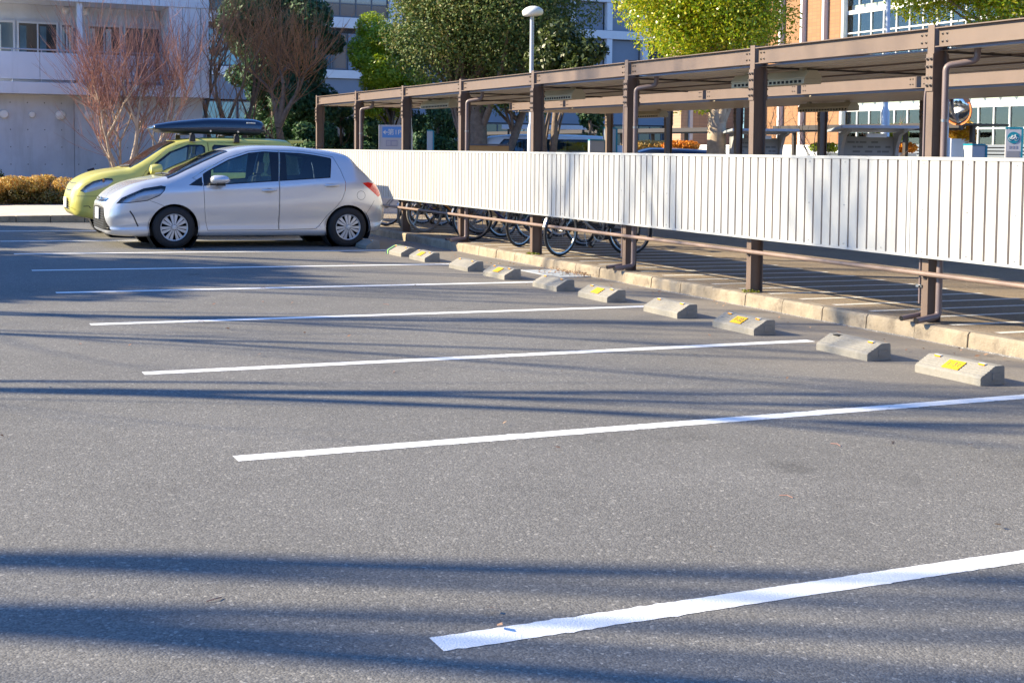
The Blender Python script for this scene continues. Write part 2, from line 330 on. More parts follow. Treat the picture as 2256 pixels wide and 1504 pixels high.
def wheel_stop(x, y, label, plate=None, rot=0, missing=False, navy_end=False):
    t = thing('wheel_stop', label, 'wheel stop', (x, y, gz(x + .1)), rot, 'concrete wheel stops at the ends of the stalls')
    mb = MB(); L = .30; p = ribbed(); n = len(p)
    ys = [(-L, .75), (-L + .035, 1), (L - .035, 1), (L, .75)]
    mb.prism(p, lambda a, b: (a, -L, b), lambda a, b: (a, L, b))
    b = mb.build('block', X_['stop'], t, bevel=.004)
    for s in (-1, 1): MB().box(.105, .175, s * (L + .001) - .004, s * (L + .001) + .004, .03, .078, 0).box(.10, .18, s * L - .006, s * L + .0065, .0785, .084, 0).build('lifting_slot', X_['stop'], t, bevel=.002)
    sl = math.atan2(.058, .108); Tb = Matrix.Translation((.064, 0, .0935)) @ Matrix.Rotation(-math.pi / 2, 4, 'Z') @ Matrix.Rotation(sl, 4, 'X')
    for s in ((-1, 1) if not missing else (-1,)):
        q = MB(); q.box(-.028, .028, -.006, .010, .0, .008, 1, Matrix.Translation((.121, s * .2, .124)) @ Matrix.Rotation(-math.pi / 2, 4, 'Z')); q.box(-.026, .026, -.014, -.0065, -.004, .0065, 0, Matrix.Translation((.121, s * .2, .124)) @ Matrix.Rotation(-math.pi / 2, 4, 'Z'))
        q.build('reflector', [X_['refl_o'], X_['white']], t)
    if missing: MB().box(.105, .15, .17, .235, .1205, .1272).build('reflector_socket', X_['dark'], t)
    if plate is not None:
        q = MB(); q.box(-.075, .075, -.048, .046, .001, .0045, 0, Tb); pl = q.build('number_plate', X_['plate_y'], t)
        if plate: text_mesh(plate, .066, 'lettering', X_['ink'], pl, Tb @ Matrix.Translation((0, 0, .0055)))
    if navy_end:  # navy layer with a green band over one end
        q = MB(); q.prism([(a + .0, b + .003) for a, b in stop_profile()], lambda a, b: (a - .004, L - .11, b + .002), lambda a, b: (a - .004, L + .003, b + .002), 0)
        q.prism([(a, b + .006) for a, b in stop_profile()], lambda a, b: (a - .006, L - .09, b + .002), lambda a, b: (a - .006, L - .055, b + .002), 1)
        q.build('end_layer', [mat('navy_layer', (.03, .05, .09), .5), mat('green_band', (.25, .5, .15), .4)], t)
    return t
STOPS = [(3.13, '1-31', 'concrete wheel stop with the clear yellow plate 1-31'), (4.22, None, 'bare concrete wheel stop missing one orange reflector'),
         (5.63, '1-32', 'concrete wheel stop with the worn yellow plate 1-32'), (6.80, None, 'plain wheel stop half crossed by a branch shadow, beside plate 1-32'),
         (8.11, '', 'wheel stop with a faded square yellow plate, nearest the post with two outlet pipes'), (9.20, None, 'plain wheel stop just in front of the leaf covered drain grate'),
         (10.55, '', 'wheel stop with a worn plate at the far corner of the leaf covered drain'), (11.63, None, 'plain wheel stop between the leafy drain and the muddy plate stop'),
         (13.08, '', 'small far wheel stop with a dirty brown plate'), (14.0, None, 'wheel stop with a navy and green end'),
         (15.50, None, 'wheel stop touching the rear tyre of the silver hatchback')]
for i, (y, pl, lb) in enumerate(STOPS): wheel_stop(5.03 if i else 5.035, y, lb, pl, rot=R([1.2, -1, .5, -.4, 1, -.6, .8, .3, -.5, .4, 0, 0][i]), missing=(i == 1), navy_end=(i == 9))

# drain grate in the gutter and the leaves blown over it
g = MB()
for i in range(27): g.box(5.80 + i * .0165, 5.807 + i * .0165, 10.35, 11.35, -.012, .004)
for yy in (10.35, 10.6, 10.85, 11.1, 11.34): g.box(5.79, 6.245, yy - .006, yy + .006, -.012, .0055)
g.box(5.785, 5.797, 10.34, 11.36, -.02, .006); g.box(6.238, 6.25, 10.34, 11.36, -.02, .006)
o = g.build('drain_grate', X_['galv']); o.location = (0, 0, gz(6.02) + .006); o.rotation_euler = (0, math.atan(S), 0); o.location.z += S * 6.02 * 1
tag(o, 'steel drain grate in the gutter under brown leaves', 'drain grate')
def leaf_litter(name, pts, m, size=(.03, .06)):
    r = random.Random(5); mb = MB()
    for (x, y, z) in pts:
        s = r.uniform(*size); T = Matrix.Translation((x, y, z + .012)) @ Matrix.Rotation(r.uniform(0, 6.3), 4, 'Z') @ Matrix.Rotation(r.uniform(-.6, .6), 4, 'X')
        mb.add([(-s, 0, 0), (-.2 * s, -.45 * s, .004), (s, 0, .012), (-.1 * s, .45 * s, .008)], [(0, 1, 2, 3)], 0, T)
    o = mb.build(name, m, recalc=False); o['kind'] = 'stuff'; return o
r = random.Random(11); pts = []
for i in range(230):
    x = 6.27 - abs(r.gauss(0, .17)); yy = r.gauss(10.7, .33); pts.append((x, yy, gz(min(x, 6.2)) + r.uniform(0, .035)))
for i in range(150):
    x = 6.22 - abs(r.gauss(0, .35)); yy = r.uniform(-2, 18); pts.append((x, yy, gz(min(x, 6.2))))
for i in range(70):
    x = r.uniform(-2.5, 6); yy = r.uniform(-1, 17); pts.append((x, yy, gz(x)))
tag(leaf_litter('fallen_leaves', pts, leafmat('dead_leaf', [(.26, .12, .06), (.36, .19, .10), (.42, .28, .17), (.16, .08, .05)], .1), (.010, .026)), 'dry brown fallen leaves scattered on asphalt and drain', 'fallen leaves')
mb = MB()
for i in range(14):
    x = r.uniform(-2, 6.1); yy = r.uniform(-1.5, 12); a = r.uniform(0, 3.14); l = r.uniform(.03, .08); z = gz(x) + .004
    mb.tube([(x, yy, z), (x + .5 * l * math.cos(a), yy + .5 * l * math.sin(a), z + .004), (x + l * math.cos(a + .3), yy + l * math.sin(a + .3), z)], .0018, 4)
o = mb.build('twig_litter', X_['bark_red']); o['kind'] = 'stuff'; tag(o, 'thin dry twigs lying on the asphalt', 'twigs')
X_['far_dk'] = mat('dark_shelter_brown', (.035, .027, .025), .6)  # near-black brown for the far shelters and the deck joints
# ================================================================== BICYCLE SHELTERS
def hbeam(mb, axis, a0, a1, c, z0, z1, wd=.08, tf=.009, tw=.007, mi=0):
    """H section along 'x' or 'y'; c = centre of the flanges on the other axis."""
    h = wd / 2
    for (p0, p1, q0, q1) in ((c - h, c + h, z0, z0 + tf), (c - h, c + h, z1 - tf, z1), (c - tw / 2, c + tw / 2, z0 + tf, z1 - tf)):
        if axis == 'y': mb.box(p0, p1, a0, a1, q0, q1, mi)
        else: mb.box(a0, a1, p0, p1, q0, q1, mi)
def bolt(mb, p, axis, mi=0, r=.011, h=.022):
    d = Vector(axis); T = Matrix.Translation(p) @ d.to_track_quat('Z', 'Y').to_matrix().to_4x4()
    mb.lathe([(r * 1.5, -.001), (r * 1.5, .004), (r, .005), (r, h * .62), (r * .55, h * .63), (r * .55, h)], 6, mi, T)
def deck(mb, x0, x1, y0, y1, z, mi=0, slope=0, dp=.022):
    pts = []; x = x0
    while x < x1 - .01:
        pts += [(x, 0), (x + .07, 0), (x + .085, dp), (x + .185, dp)]; x += .2
    pts.append((x1, 0)); n = len(pts)
    for yy in (y0, y1): mb.v += [(a, yy, z + b + slope * (a - x0)) for a, b in pts]
    for i in range(n - 1): mb.f.append((i, i + 1, n + i + 1, n + i)); mb.m.append(mi)
PX = 6.402; PY = [4.822 + (7 - i) * 2.5 for i in range(-1, 10)]   # post centres, far to near
PY = [4.822 + 2.5 * k for k in range(7, -3, -1)]
sh = thing('bicycle_shelter', 'long brown steel bicycle shelter right behind the white fence', 'bicycle shelter', (PX, 4.8, .02))
inv = lambda o: setattr(o, 'location', (-PX, -4.8, -.02))
def post_mesh(zb, zt):
    mb = MB(); hbx = ((0, .008), (.142, .150))
    for a, b in hbx: mb.box(a, b, -.0375, .0375, zb, zt)
    mb.box(.008, .142, -.003, .003, zb, zt); mb.box(-.03, .18, -.07, .07, zb, zb + .012)
    return mb
def splice_mesh(z0=1.965, z1=2.275):
    mb = MB()
    for a, b, s in ((-.011, -.001, -1), (.151, .161, 1)):
        mb.box(a, b, -.04, .04, z0, z1, 0)
        for z in (2.014, 2.078, 2.170, 2.233):
            for y in (-.021, .021): bolt(mb, (a if s < 0 else b, y, z), (s, 0, 0), 1)
    return mb
p0 = post_mesh(.008, 2.513).build('post', X_['steel'], sh); p0.location = (0, PY[0] - 4.8, -.02)
s0 = splice_mesh().build('splice_plate', [X_['steel'], X_['steel_dk']], p0)
for y in PY[1:]:
    d = dup(p0, parent=sh); d.location = (0, y - 4.8, -.02)
for i, y in enumerate(PY):                                       # front beams, bay by bay
    if i + 1 < len(PY):
        y1, y0 = y - .045, PY[i + 1] + .045; mb = MB(); hbeam(mb, 'y', y0, y1, PX + .04, 2.327, 2.49)
        for yy in (y0 + .05, y0 + .1, y1 - .05, y1 - .1):
            for z in (2.375, 2.438): bolt(mb, (PX + .036, yy, z), (-1, 0, 0), 1, .008, .014)
        inv(mb.build('front_beam', [X_['steel'], X_['steel_dk']], sh))
        mb = MB(); hbeam(mb, 'y', y0, y1, 8.90, 2.31, 2.465); inv(mb.build('rear_beam', X_['steel'], sh))
    mb = MB(); hbeam(mb, 'x', PX + .153, 8.94, y, 2.345, 2.478, .09); inv(mb.build('cantilever_arm', X_['steel'], sh))
mb = MB(); deck(mb, 6.49, 8.90, PY[-1] - .1, PY[0] + .04, 2.305, 0, 0); inv(mb.build('roof_deck', X_['deck'], sh, recalc=False))
for y in PY: inv(MB().box(6.56, 8.88, y - .022, y + .022, 2.288, 2.3045).build('deck_joint', X_['far_dk'], sh))
for x in (7.3, 8.1): inv(MB().box(x - .014, x + .014, PY[-1], PY[0], 2.2905, 2.3045).build('deck_seam', X_['steel'], sh))
mb = MB(); mb.box(8.93, 9.06, PY[-1], PY[0] + .05, 2.42, 2.53); inv(mb.build('gutter', X_['steel'], sh))
def pipe(path, r, name, m=X_['pipe'], clamps=()):
    pts = []
    for i, p in enumerate(path):                                 # rounded elbows
        p = Vector(p)
        if 0 < i < len(path) - 1:
            a = (Vector(path[i - 1]) - p); b = (Vector(path[i + 1]) - p); d = min(.045, a.length * .45, b.length * .45)
            for t in (0, .25, .5, .75, 1):
                q = p + a.normalized() * d; w_ = p + b.normalized() * d
                pts.append((q * (1 - t) + p * t) * (1 - t) + (p * (1 - t) + w_ * t) * t)
        else: pts.append(p)
    mb = MB(); mb.tube(pts, r, 12, 0, cap=False)
    e = Vector(path[-1]); d = (e - Vector(path[-2])).normalized(); n0 = len(mb.v)
    mb.tube([e - d * .05, e - d * .002], r * .84, 12, 1); mb.tube([e - d * .0, e - d * .0 + d * .001], r, 12, 0, cap=False)
    for c in clamps: mb.tube([(c[0], c[1], c[2] - .012), (c[0], c[1], c[2] + .012)], r * 1.14, 12, 2)
    o = mb.build(name, [m, X_['dark'], X_['alu']], sh, smooth=40); inv(o)
for k, i in enumerate((0, 2, 4, 6, 8)):                          # every second post
    i = [1, 3, 5, 7][k] if k < 4 else 9
    y = PY[i]; zz = 1.72
    pipe([(PX + .25, y - .27, 2.33), (PX + .25, y - .27, 2.215), (PX + .075, y - .10, 2.175), (PX + .075, y - .088, .085), (PX - .20, y - .125, .062)], .027, 'downpipe', clamps=[(PX + .075, y - .094, zz)])
    pipe([(PX + .075, y + .09, 1.92), (PX + .075, y + .085, .085), (PX - .20, y + .05, .062)], .022, 'drain_pipe')
    pipe([(PX + .02, y + .055, 2.24), (PX + .015, y + .055, 2.0), (PX + .012, y + .066, 1.93), (PX + .012, y + .07, .18)], .011, 'conduit')
mb = MB()
for (yy, zz) in ((PY[7] + .075, .33), (PY[7] + .075, .97)): mb.tube([(PX - .03, yy - .02, zz), (PX + .03, yy + .0, zz)], .012, 8); mb.box(PX - .012, PX, yy - .05, yy + .02, zz - .012, zz + .012)
inv(mb.build('pipe_bracket', X_['alu'], sh))
# fence: folded white sheets in a trim at the foot and head
FX = 6.322; FY1, FY0, FB, FT = 22.42, -2.0, .577, 1.4185
fe = thing('corrugated_fence', 'long white ribbed metal fence hung on the brown shelter posts', 'fence', (FX, 4.8, FB))
nv = lambda o: setattr(o, 'location', (-FX, -4.8, -FB))
mb = MB(); y = FY0; pts = []; off = 5.47 % .1245
pts.append((FX + .003, y)); y = FY0 + ((5.47 - FY0) % .1245)
while y < FY1 - .05:
    pts += [(FX + .003, y - .0115, 0), (FX + .022, y - .008, 1), (FX + .022, y + .008, 1), (FX + .003, y + .0115, 1)]
    pts += [(FX + .003, y + .045, 0), (FX + .0052, y + .0485, 0), (FX + .0052, y + .0515, 0), (FX + .003, y + .055, 0)] if False else []
    y += .1245
pts.append((FX + .003, FY1))
n = len(pts); z0, z1 = FB + .022, FT - .028
for z in (z0, z1): mb.v += [(p[0], p[1], z) for p in pts]
for i in range(n - 1): mb.f.append((i + 1, i, n + i, n + i + 1)); mb.m.append(1 if len(pts[i + 1]) > 2 and pts[i + 1][2] else 0)
nv(mb.build('ribbed_sheet', [X_['fence'], X_['fence_dk']], fe, recalc=False))
mb = MB(); k_ = 0
y = FY0 + ((5.47 - FY0) % .1245) + .062
while y < FY1 - .1:
    if k_ % 4 == 1:
        for z in (FB + .05, (FB + FT) / 2 - .02, FT - .055): mb.lathe([(.007, 0), (.006, .003), (0, .004)], 8, 0, Matrix.Translation((FX + .003, y, z)) @ Matrix.Rotation(-math.pi / 2, 4, 'Y'))
    k_ += 1; y += .1245
nv(mb.build('screws', X_['alu'], fe))
def trim(name, z0, z1, lip):
    mb = MB(); y = FY1
    while y > FY0 + .01:
        ya = max(y - 3.6, FY0); mb.box(FX, FX + .034, ya + .002, y, z0, z1); mb.box(FX - .004, FX, ya + .002, y, z0 + lip[0], z1 + lip[1]); y = ya
    nv(mb.build(name, X_['fence'], fe))
trim('top_trim', FT - .027, FT, (0, 0)); trim('bottom_trim', FB, FB + .022, (0, 0))
for y in (19.3, 12.12, 4.95): nv(MB().box(FX - .001, FX + .0029, y - .02, y + .02, FB + .023, FT - .029).build('seam_cover', X_['fence'], fe))
mb = MB()
for y in PY[:-1]:
    for z in (.66, 1.30): mb.box(FX + .027, PX - .001, y - .03, y + .03, z - .02, z + .02)
nv(mb.build('mounting_bracket', X_['steel'], fe))
# lower guard rail
gr = thing('guard_rail', 'pinkish brown pipe rail below the white fence', 'rail', (6.375, 4.8, .44))
mb = MB(); mb.tube([(6.372, -2, .44), (6.372, 22.35, .44)], .0215, 14); o = mb.build('rail_pipe', X_['rail'], gr, smooth=40); o.location = (-6.375, -4.8, -.44)
mb = MB()
for y in PY[:-1]: mb.box(6.37, PX - .001, y - .012, y + .012, .405, .43); mb.box(6.392, 6.4015, y - .02, y + .02, .39, .46)
o = mb.build('rail_bracket', X_['steel_dk'], gr); o.location = (-6.375, -4.8, -.44)
# second shelter, posts on its far side
s2 = thing('bicycle_shelter', 'second brown bicycle shelter, farther back, with bolted front beam ends', 'bicycle shelter', (13.2, 12, -.09))
iv2 = lambda o: setattr(o, 'location', (-13.2, -12, .09))
AY = [22.17 - 2.5 * k for k in range(0, 11)]
pm = post_mesh(-.1, 2.50).build('post', X_['steel'], s2); pm.location = (-.075, AY[0] - 12, .09)
dup(s0, parent=pm)
for y in AY[1:]:
    d = dup(pm, parent=s2); d.location = (-.075, y - 12, .09)
for i, y in enumerate(AY):
    mb = MB(); hbeam(mb, 'x', 10.705, 13.13, y, 2.293, 2.476, .10); iv2(mb.build('cantilever_arm', X_['steel'], s2))
    if i + 1 < len(AY):
        y1, y0 = y - .052, AY[i + 1] + .052; mb = MB(); hbeam(mb, 'y', y0, y1, 10.745, 2.292, 2.478)
        for yy in (y0 + .05, y0 + .1, y1 - .05, y1 - .1):
            for z in (2.35, 2.42): bolt(mb, (10.741, yy, z), (-1, 0, 0), 1, .008, .014)
        iv2(mb.build('front_beam', [X_['steel'], X_['steel_dk']], s2))
mb = MB(); deck(mb, 10.79, 13.1, AY[-1], AY[0] + .04, 2.262); iv2(mb.build('roof_deck', X_['deck'], s2, recalc=False))
# fluorescent fittings under both roofs
def ceiling_light(x, y, z, label):
    t = thing('ceiling_light', label, 'ceiling light', (x, y, z), 0, 'cream strip lights under the shelter roofs')
    mb = MB(); mb.prism([(-.11, 0), (-.05, .07), (.05, .07), (.11, 0), (.10, -.015), (-.10, -.015)], lambda a, b: (a, -.64, b), lambda a, b: (a, .64, b))
    mb.box(-.03, .03, -.5, -.44, .07, .10); mb.box(-.03, .03, .44, .5, .07, .10)
    mb.build('housing', X_['cream'], t)
    mb = MB()
    for i in range(17): mb.box(-.112, -.1005, -.585 + i * .07, -.545 + i * .07, -.055, -.028, 1)
    mb.box(-.108, .108, -.63, .63, -.065, -.016); mb.build('louvre', [X_['cream'], X_['dark']], t)
    return t
for y, l in ((17.1, 'farthest cream strip light under the front shelter roof, left of the fourth post'), (12.75, 'cream strip light under the front shelter roof, right of the lamp post'), (7.75, 'nearest cream strip light under the front shelter roof'), (3.5, 'strip light under the front shelter roof beyond the frame')): 
    if y > 5: ceiling_light(7.0, y, 2.205, l)
for y, l in ((18.9, 'cream strip light under the rear shelter, beside its second post'), (13.3, 'cream strip light with wire guard under the rear shelter by the brick wall')): ceiling_light(12.2, y, 2.165, l)
# low distant shelters
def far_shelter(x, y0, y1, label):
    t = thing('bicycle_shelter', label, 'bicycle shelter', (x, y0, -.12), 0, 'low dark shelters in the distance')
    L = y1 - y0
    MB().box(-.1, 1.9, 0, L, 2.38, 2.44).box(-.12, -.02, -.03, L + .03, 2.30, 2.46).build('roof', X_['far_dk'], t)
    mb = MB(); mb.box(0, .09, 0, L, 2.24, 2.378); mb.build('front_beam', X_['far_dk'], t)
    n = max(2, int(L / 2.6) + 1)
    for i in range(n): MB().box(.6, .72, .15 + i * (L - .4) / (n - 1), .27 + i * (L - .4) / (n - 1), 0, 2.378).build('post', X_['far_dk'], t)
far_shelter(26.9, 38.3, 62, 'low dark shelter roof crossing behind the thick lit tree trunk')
far_shelter(26.9, 25.4, 34.3, 'low dark shelter roof in front of the brick wall and glazing')
# ================================================================== CARS
def carpaint(name, col, metal=.0, rough=.32, coat=.4):
    m = mat(name, col, rough, metal, coat=coat); return m
def offset_poly(p, d):
    n = len(p); A = sum(p[i][0] * p[(i + 1) % n][1] - p[(i + 1) % n][0] * p[i][1] for i in range(n)); s = 1 if A > 0 else -1; out = []
    for i in range(n):
        a = Vector(p[i - 1]); b = Vector(p[i]); c = Vector(p[(i + 1) % n]); e1 = (b - a).normalized(); e2 = (c - b).normalized()
        n1 = Vector((e1.y, -e1.x)) * s; n2 = Vector((e2.y, -e2.x)) * s; m = (n1 + n2); m = m.normalized() if m.length > 1e-6 else n1
        k = d / max(.45, m.dot(n1)); out.append((b.x + m.x * k, b.y + m.y * k))
    return out
def inpoly(p, x, y):
    c = False; j = len(p) - 1
    for i in range(len(p)):
        if (p[i][1] > y) != (p[j][1] > y) and x < (p[j][0] - p[i][0]) * (y - p[i][1]) / (p[j][1] - p[i][1]) + p[i][0]: c = not c
        j = i
    return c
def circle(x, z, r, n=28): return [(x + r * math.cos(2 * math.pi * k / n), z + r * math.sin(2 * math.pi * k / n)) for k in range(n)]
AX = {'side': (0, 2, 1), 'top': (0, 1, 2), 'front': (1, 2, 0)}
class CarBody:
    def __init__(s, sp, nx=110):
        s.sp = sp; x0, x1 = sp['x']; t = np.linspace(0, 1, nx); t = t + .06 * np.sin(2 * np.pi * t) * -1
        xs = x0 + (x1 - x0) * t; V = []; F = []
        rows = []
        for x in xs:
            zb, zs, zt, hw, hb, ht = (sp[k](x) for k in ('zb', 'zs', 'zt', 'hw', 'hb', 'ht')); h = max(zt - zs, .02); d = zs - zb
            P = [(0, zb), (hw * .7, zb), (hw - .07, zb + .012), (hw - .018, zb + .08), (hw - sp.get('tuck', .0), zb + .25 * d), (hw + .004, zb + .52 * d), (hw - .006, zb + .76 * d), ((hw + hb) / 2 + .004, zs - .07 * min(1, d * 2)), (hb, zs),
                 (hb + (ht - hb) * .3 + .01, zs + h * .31), (hb + (ht - hb) * .66 + .014, zs + h * .64), (ht, zs + h * .87), (ht - .07, zs + h * .955), (ht * .55, zs + h * .992), (0, zt)]
            out = []; n = len(P)
            for i in range(n - 1):
                p = [Vector(P[max(i - 1, 0)]), Vector(P[i]), Vector(P[i + 1]), Vector(P[min(i + 2, n - 1)])]
                for q in range(3):
                    u = q / 3; m1 = (p[2] - p[0]) * .5; m2 = (p[3] - p[1]) * .5
                    a = (p[2] - p[1]).length; m1 = m1 * min(1, a / (m1.length + 1e-6)) ; m2 = m2 * min(1, a / (m2.length + 1e-6))
                    out.append((2 * u**3 - 3 * u**2 + 1) * p[1] + (u**3 - 2 * u**2 + u) * m1 + (-2 * u**3 + 3 * u**2) * p[2] + (u**3 - u**2) * m2)
            out.append(Vector(P[-1]))
            rows.append([(x, -q.x, q.y) for q in out] + [(x, q.x, q.y) for q in reversed(out[1:-1])])
        n = len(rows[0])
        for r_ in rows: V += r_
        for i in range(len(rows) - 1):
            for k in range(n): F.append((i * n + k, i * n + (k + 1) % n, (i + 1) * n + (k + 1) % n, (i + 1) * n + k))
        F.append(tuple(range(n))); F.append(tuple((len(rows) - 1) * n + k for k in range(n - 1, -1, -1)))
        bm = bmesh.new(); vs = [bm.verts.new(p) for p in V]
        for f in F:
            try: bm.faces.new([vs[i] for i in f])
            except ValueError: pass
        bmesh.ops.recalc_face_normals(bm, faces=bm.faces); bm.normal_update(); s.bm = bm
        caps = [f for f in bm.faces if len(f.verts) > 8]; bmesh.ops.triangulate(bm, faces=caps)
        s.bvh = BVHTree.FromBMesh(bm); s.lay = bm.faces.layers.int.new('reg'); s.regs = ['body']
    def region(s, name, poly, view, cond=None):
        bm = s.bm; a, b, c = AX[view]; n = len(poly)
        for i in range(n):
            p, q = poly[i], poly[(i + 1) % n]; e = (q[0] - p[0], q[1] - p[1]); L = math.hypot(*e)
            if L < 1e-5: continue
            no = [0, 0, 0]; no[a] = e[1] / L; no[b] = -e[0] / L; co = [0, 0, 0]; co[a], co[b] = p
            lo = (min(p[0], q[0]) - .004, min(p[1], q[1]) - .004); hi = (max(p[0], q[0]) + .004, max(p[1], q[1]) + .004)
            fs = []
            for f in bm.faces:
                va = [v.co[a] for v in f.verts]; 
                if max(va) < lo[0] or min(va) > hi[0]: continue
                vb = [v.co[b] for v in f.verts]
                if max(vb) < lo[1] or min(vb) > hi[1]: continue
                if cond and not cond(f.calc_center_median(), f.normal): continue
                fs.append(f)
            if not fs: continue
            g = set(fs)
            for f in fs: g.update(f.edges); g.update(f.verts)
            bmesh.ops.bisect_plane(bm, geom=list(g), dist=1e-5, plane_co=co, plane_no=no)
        s.regs.append(name); k = len(s.regs) - 1
        for f in bm.faces:
            m = f.calc_center_median()
            if (cond is None or cond(m, f.normal)) and inpoly(poly, m[a], m[b]): f[s.lay] = k
    def extract(s, mats, root, parents=None, drop=('gap', 'hole'), off=None):
        bm = s.bm; bm.normal_update(); groups = {}
        nor = {v.index: v.normal.copy() for v in bm.verts} if False else None
        bm.verts.index_update(); N = [v.normal.copy() for v in bm.verts]
        for f in bm.faces:
            nm = s.regs[f[s.lay]]
            if nm in drop: continue
            sg = 0 if nm in s.sp.get('single', ()) or nm == 'body' else (-1 if f.calc_center_median().y < 0 else 1)
            groups.setdefault((nm, sg), []).append(f)
        objs = {}
        for (nm, sg), fs in sorted(groups.items(), key=lambda kv: s.regs.index(kv[0][0])):
            ids = {}; V = []; F = []; NN = []
            for f in fs:
                r_ = []
                for v in f.verts:
                    if v.index not in ids:
                        ids[v.index] = len(V); o_ = (off or {}).get(nm, 0); V.append(v.co + N[v.index] * o_); NN.append(N[v.index])
                    r_.append(ids[v.index])
                F.append(r_)
            me = bpy.data.meshes.new(nm); me.from_pydata(V, [], F); me.update()
            me.polygons.foreach_set('use_smooth', [True] * len(F)); me.normals_split_custom_set_from_vertices(NN)
            base = nm.split('/')[-1]; par = root
            if '/' in nm: par = objs.get((nm.rsplit('/', 1)[0], sg)) or root
            objs[(nm, sg)] = link(base, me, mats[base], par)
        return objs
    def hit(s, p, d): 
        h = s.bvh.ray_cast(Vector(p), Vector(d)); return h[0], h[1]
    def side(s, x, z, sg, off=.0):
        p, n = s.hit((x, sg * 3, z), (0, -sg, 0)); return (p + n * off) if p else None
    def ribbon(s, mb, pts, wd, sg, off=.002, mi=0, view='side', closed=False):
        P = []; pts = list(pts) + ([pts[0]] if closed else [])
        for i in range(len(pts) - 1):
            k = max(1, int(math.dist(pts[i], pts[i + 1]) / .03))
            for q in range(k): P.append(tuple(pts[i][c] + (pts[i + 1][c] - pts[i][c]) * q / k for c in (0, 1)))
        P.append(pts[-1]); rows = []
        for i, p in enumerate(P):
            t = Vector(P[min(i + 1, len(P) - 1)]) - Vector(P[max(i - 1, 0)]); t = t.normalized(); nn = Vector((-t.y, t.x)) * wd / 2; r_ = []
            for sgn in (-1, 1):
                a, b = p[0] + nn.x * sgn, p[1] + nn.y * sgn
                h, n = s.hit((a, sg * 3, b), (0, -sg, 0)) if view == 'side' else s.hit((s.sp['x'][0] - 2, a, b), (1, 0, 0))
                r_.append(h + n * off if h else None)
            rows.append(r_)
        for i in range(len(rows) - 1):
            q = [rows[i][0], rows[i + 1][0], rows[i + 1][1], rows[i][1]]
            if all(v is not None for v in q) and (q[0] - q[1]).length < .15: mb.add(q, [(0, 1, 2, 3)], mi)
def wheel(root, x, y, z, r, sg, style='seven', wd=.185, rimr=.2, mats=None):
    t = bpy.data.objects.new('wheel', None); COL.objects.link(t); t.parent = root; t.location = (x, y, z); t.empty_display_size = .2
    T = Matrix.Rotation(math.pi / 2 * sg * -1, 4, 'X')           # local +z -> outward
    h = wd / 2; mb = MB()
    mb.lathe([(rimr, -h), (rimr + .03, -h - .004), (r - .045, -h + .0), (r - .012, -h + .022), (r, -h + .05), (r, h - .05), (r - .012, h - .022), (r - .045, h), (rimr + .03, h + .004), (rimr, h - .004)], 56, 0, T, cap=False)
    for k in range(3): mb.lathe([(r + .0005, -.042 + k * .04), (r + .0008, -.038 + k * .04)], 48, 1, T, cap=False)
    mb.build('tyre', [X_['rubber'], X_['dark']], t, smooth=50, recalc=False)
    m = mats or X_['hub']; mb = MB()
    mb.lathe([(rimr + .002, -h * .6), (rimr + .004, h - .012), (rimr - .004, h + .002), (rimr - .014, h - .004), (rimr - .02, h - .03)], 48, 0, T, cap=False)
    mb.lathe([(0, h - .05), (rimr - .015, h - .05)], 32, 1, T)
    if style == 'seven':
        for k in range(7):
            for s2, a0 in ((-1, -.17), (1, .17)):
                A = 2 * math.pi * k / 7 + .25
                Tm = T @ Matrix.Rotation(A, 4, 'Z')
                p = [(.03, s2 * .002), (.05, s2 * .022), (rimr - .018, s2 * .078), (rimr - .014, s2 * .026), (.07, s2 * .004)]
                lo = [(a, b, h - .03) for a, b in p]; hi = [(a, b, h - .004 - (.010 * a / rimr) + (.006 if a < .1 else 0)) for a, b in p]; n = len(p)
                mb.add(lo + hi, [tuple(range(n, 2 * n))] + [(i, (i + 1) % n, n + (i + 1) % n, n + i) for i in range(n)], 0, Tm)
        mb.lathe([(.036, h - .03), (.036, h + .002), (.028, h + .006), (0, h + .007)], 24, 0, T)
        for k in range(5): mb.lathe([(.009, h - .05), (.009, h - .038), (0, h - .037)], 8, 0, T @ Matrix.Rotation(2 * math.pi * k / 5, 4, 'Z') @ Matrix.Translation((.062, 0, 0)))
    else:
        for k in range(5):
            Tm = T @ Matrix.Rotation(2 * math.pi * k / 5, 4, 'Z'); mb.box(.02, rimr - .012, -.03, .03, h - .045, h - .01, 0, Tm)
        mb.lathe([(.05, h - .04), (.05, h - .004), (0, h)], 20, 0, T)
    mb.build('rim', [m, X_['dark']], t, smooth=35)
    return t
def seat(root, x, y, z, m, w_=.5, back=.62):
    mb = MB(); mb.box(-.27, .24, -w_ / 2, w_ / 2, 0, .16)
    q = [(.16, .08), (.30, .06), (.46, back), (.40, back + .03), (.34, back)]; mb.prism(q, lambda a, b: (a, -w_ / 2 + .02, b), lambda a, b: (a, w_ / 2 - .02, b))
    mb.prism([(.40, back + .06), (.47, back + .05), (.51, back + .22), (.45, back + .24)], lambda a, b: (a, -.13, b), lambda a, b: (a, .13, b)); mb.box(.425, .44, -.06, -.045, back, back + .1); mb.box(.425, .44, .045, .06, back, back + .1)
    o = mb.build('seat', m, root, smooth=40, bevel=.03); o.location = (x, y, z); return o
def finish_car(root, sp, yc): pass
def place_car(root, xc, yc): root.location = (xc, yc, gz(xc)); root.rotation_euler = (0, math.atan(S) if xc < 16 else 0, 0)
side_c = lambda lo=-.0: (lambda m, n: abs(n.y) > .30 and m.z > lo)
X_['hub'] = mat('hubcap_silver', (.55, .56, .58), .35, .3, coat=.4)
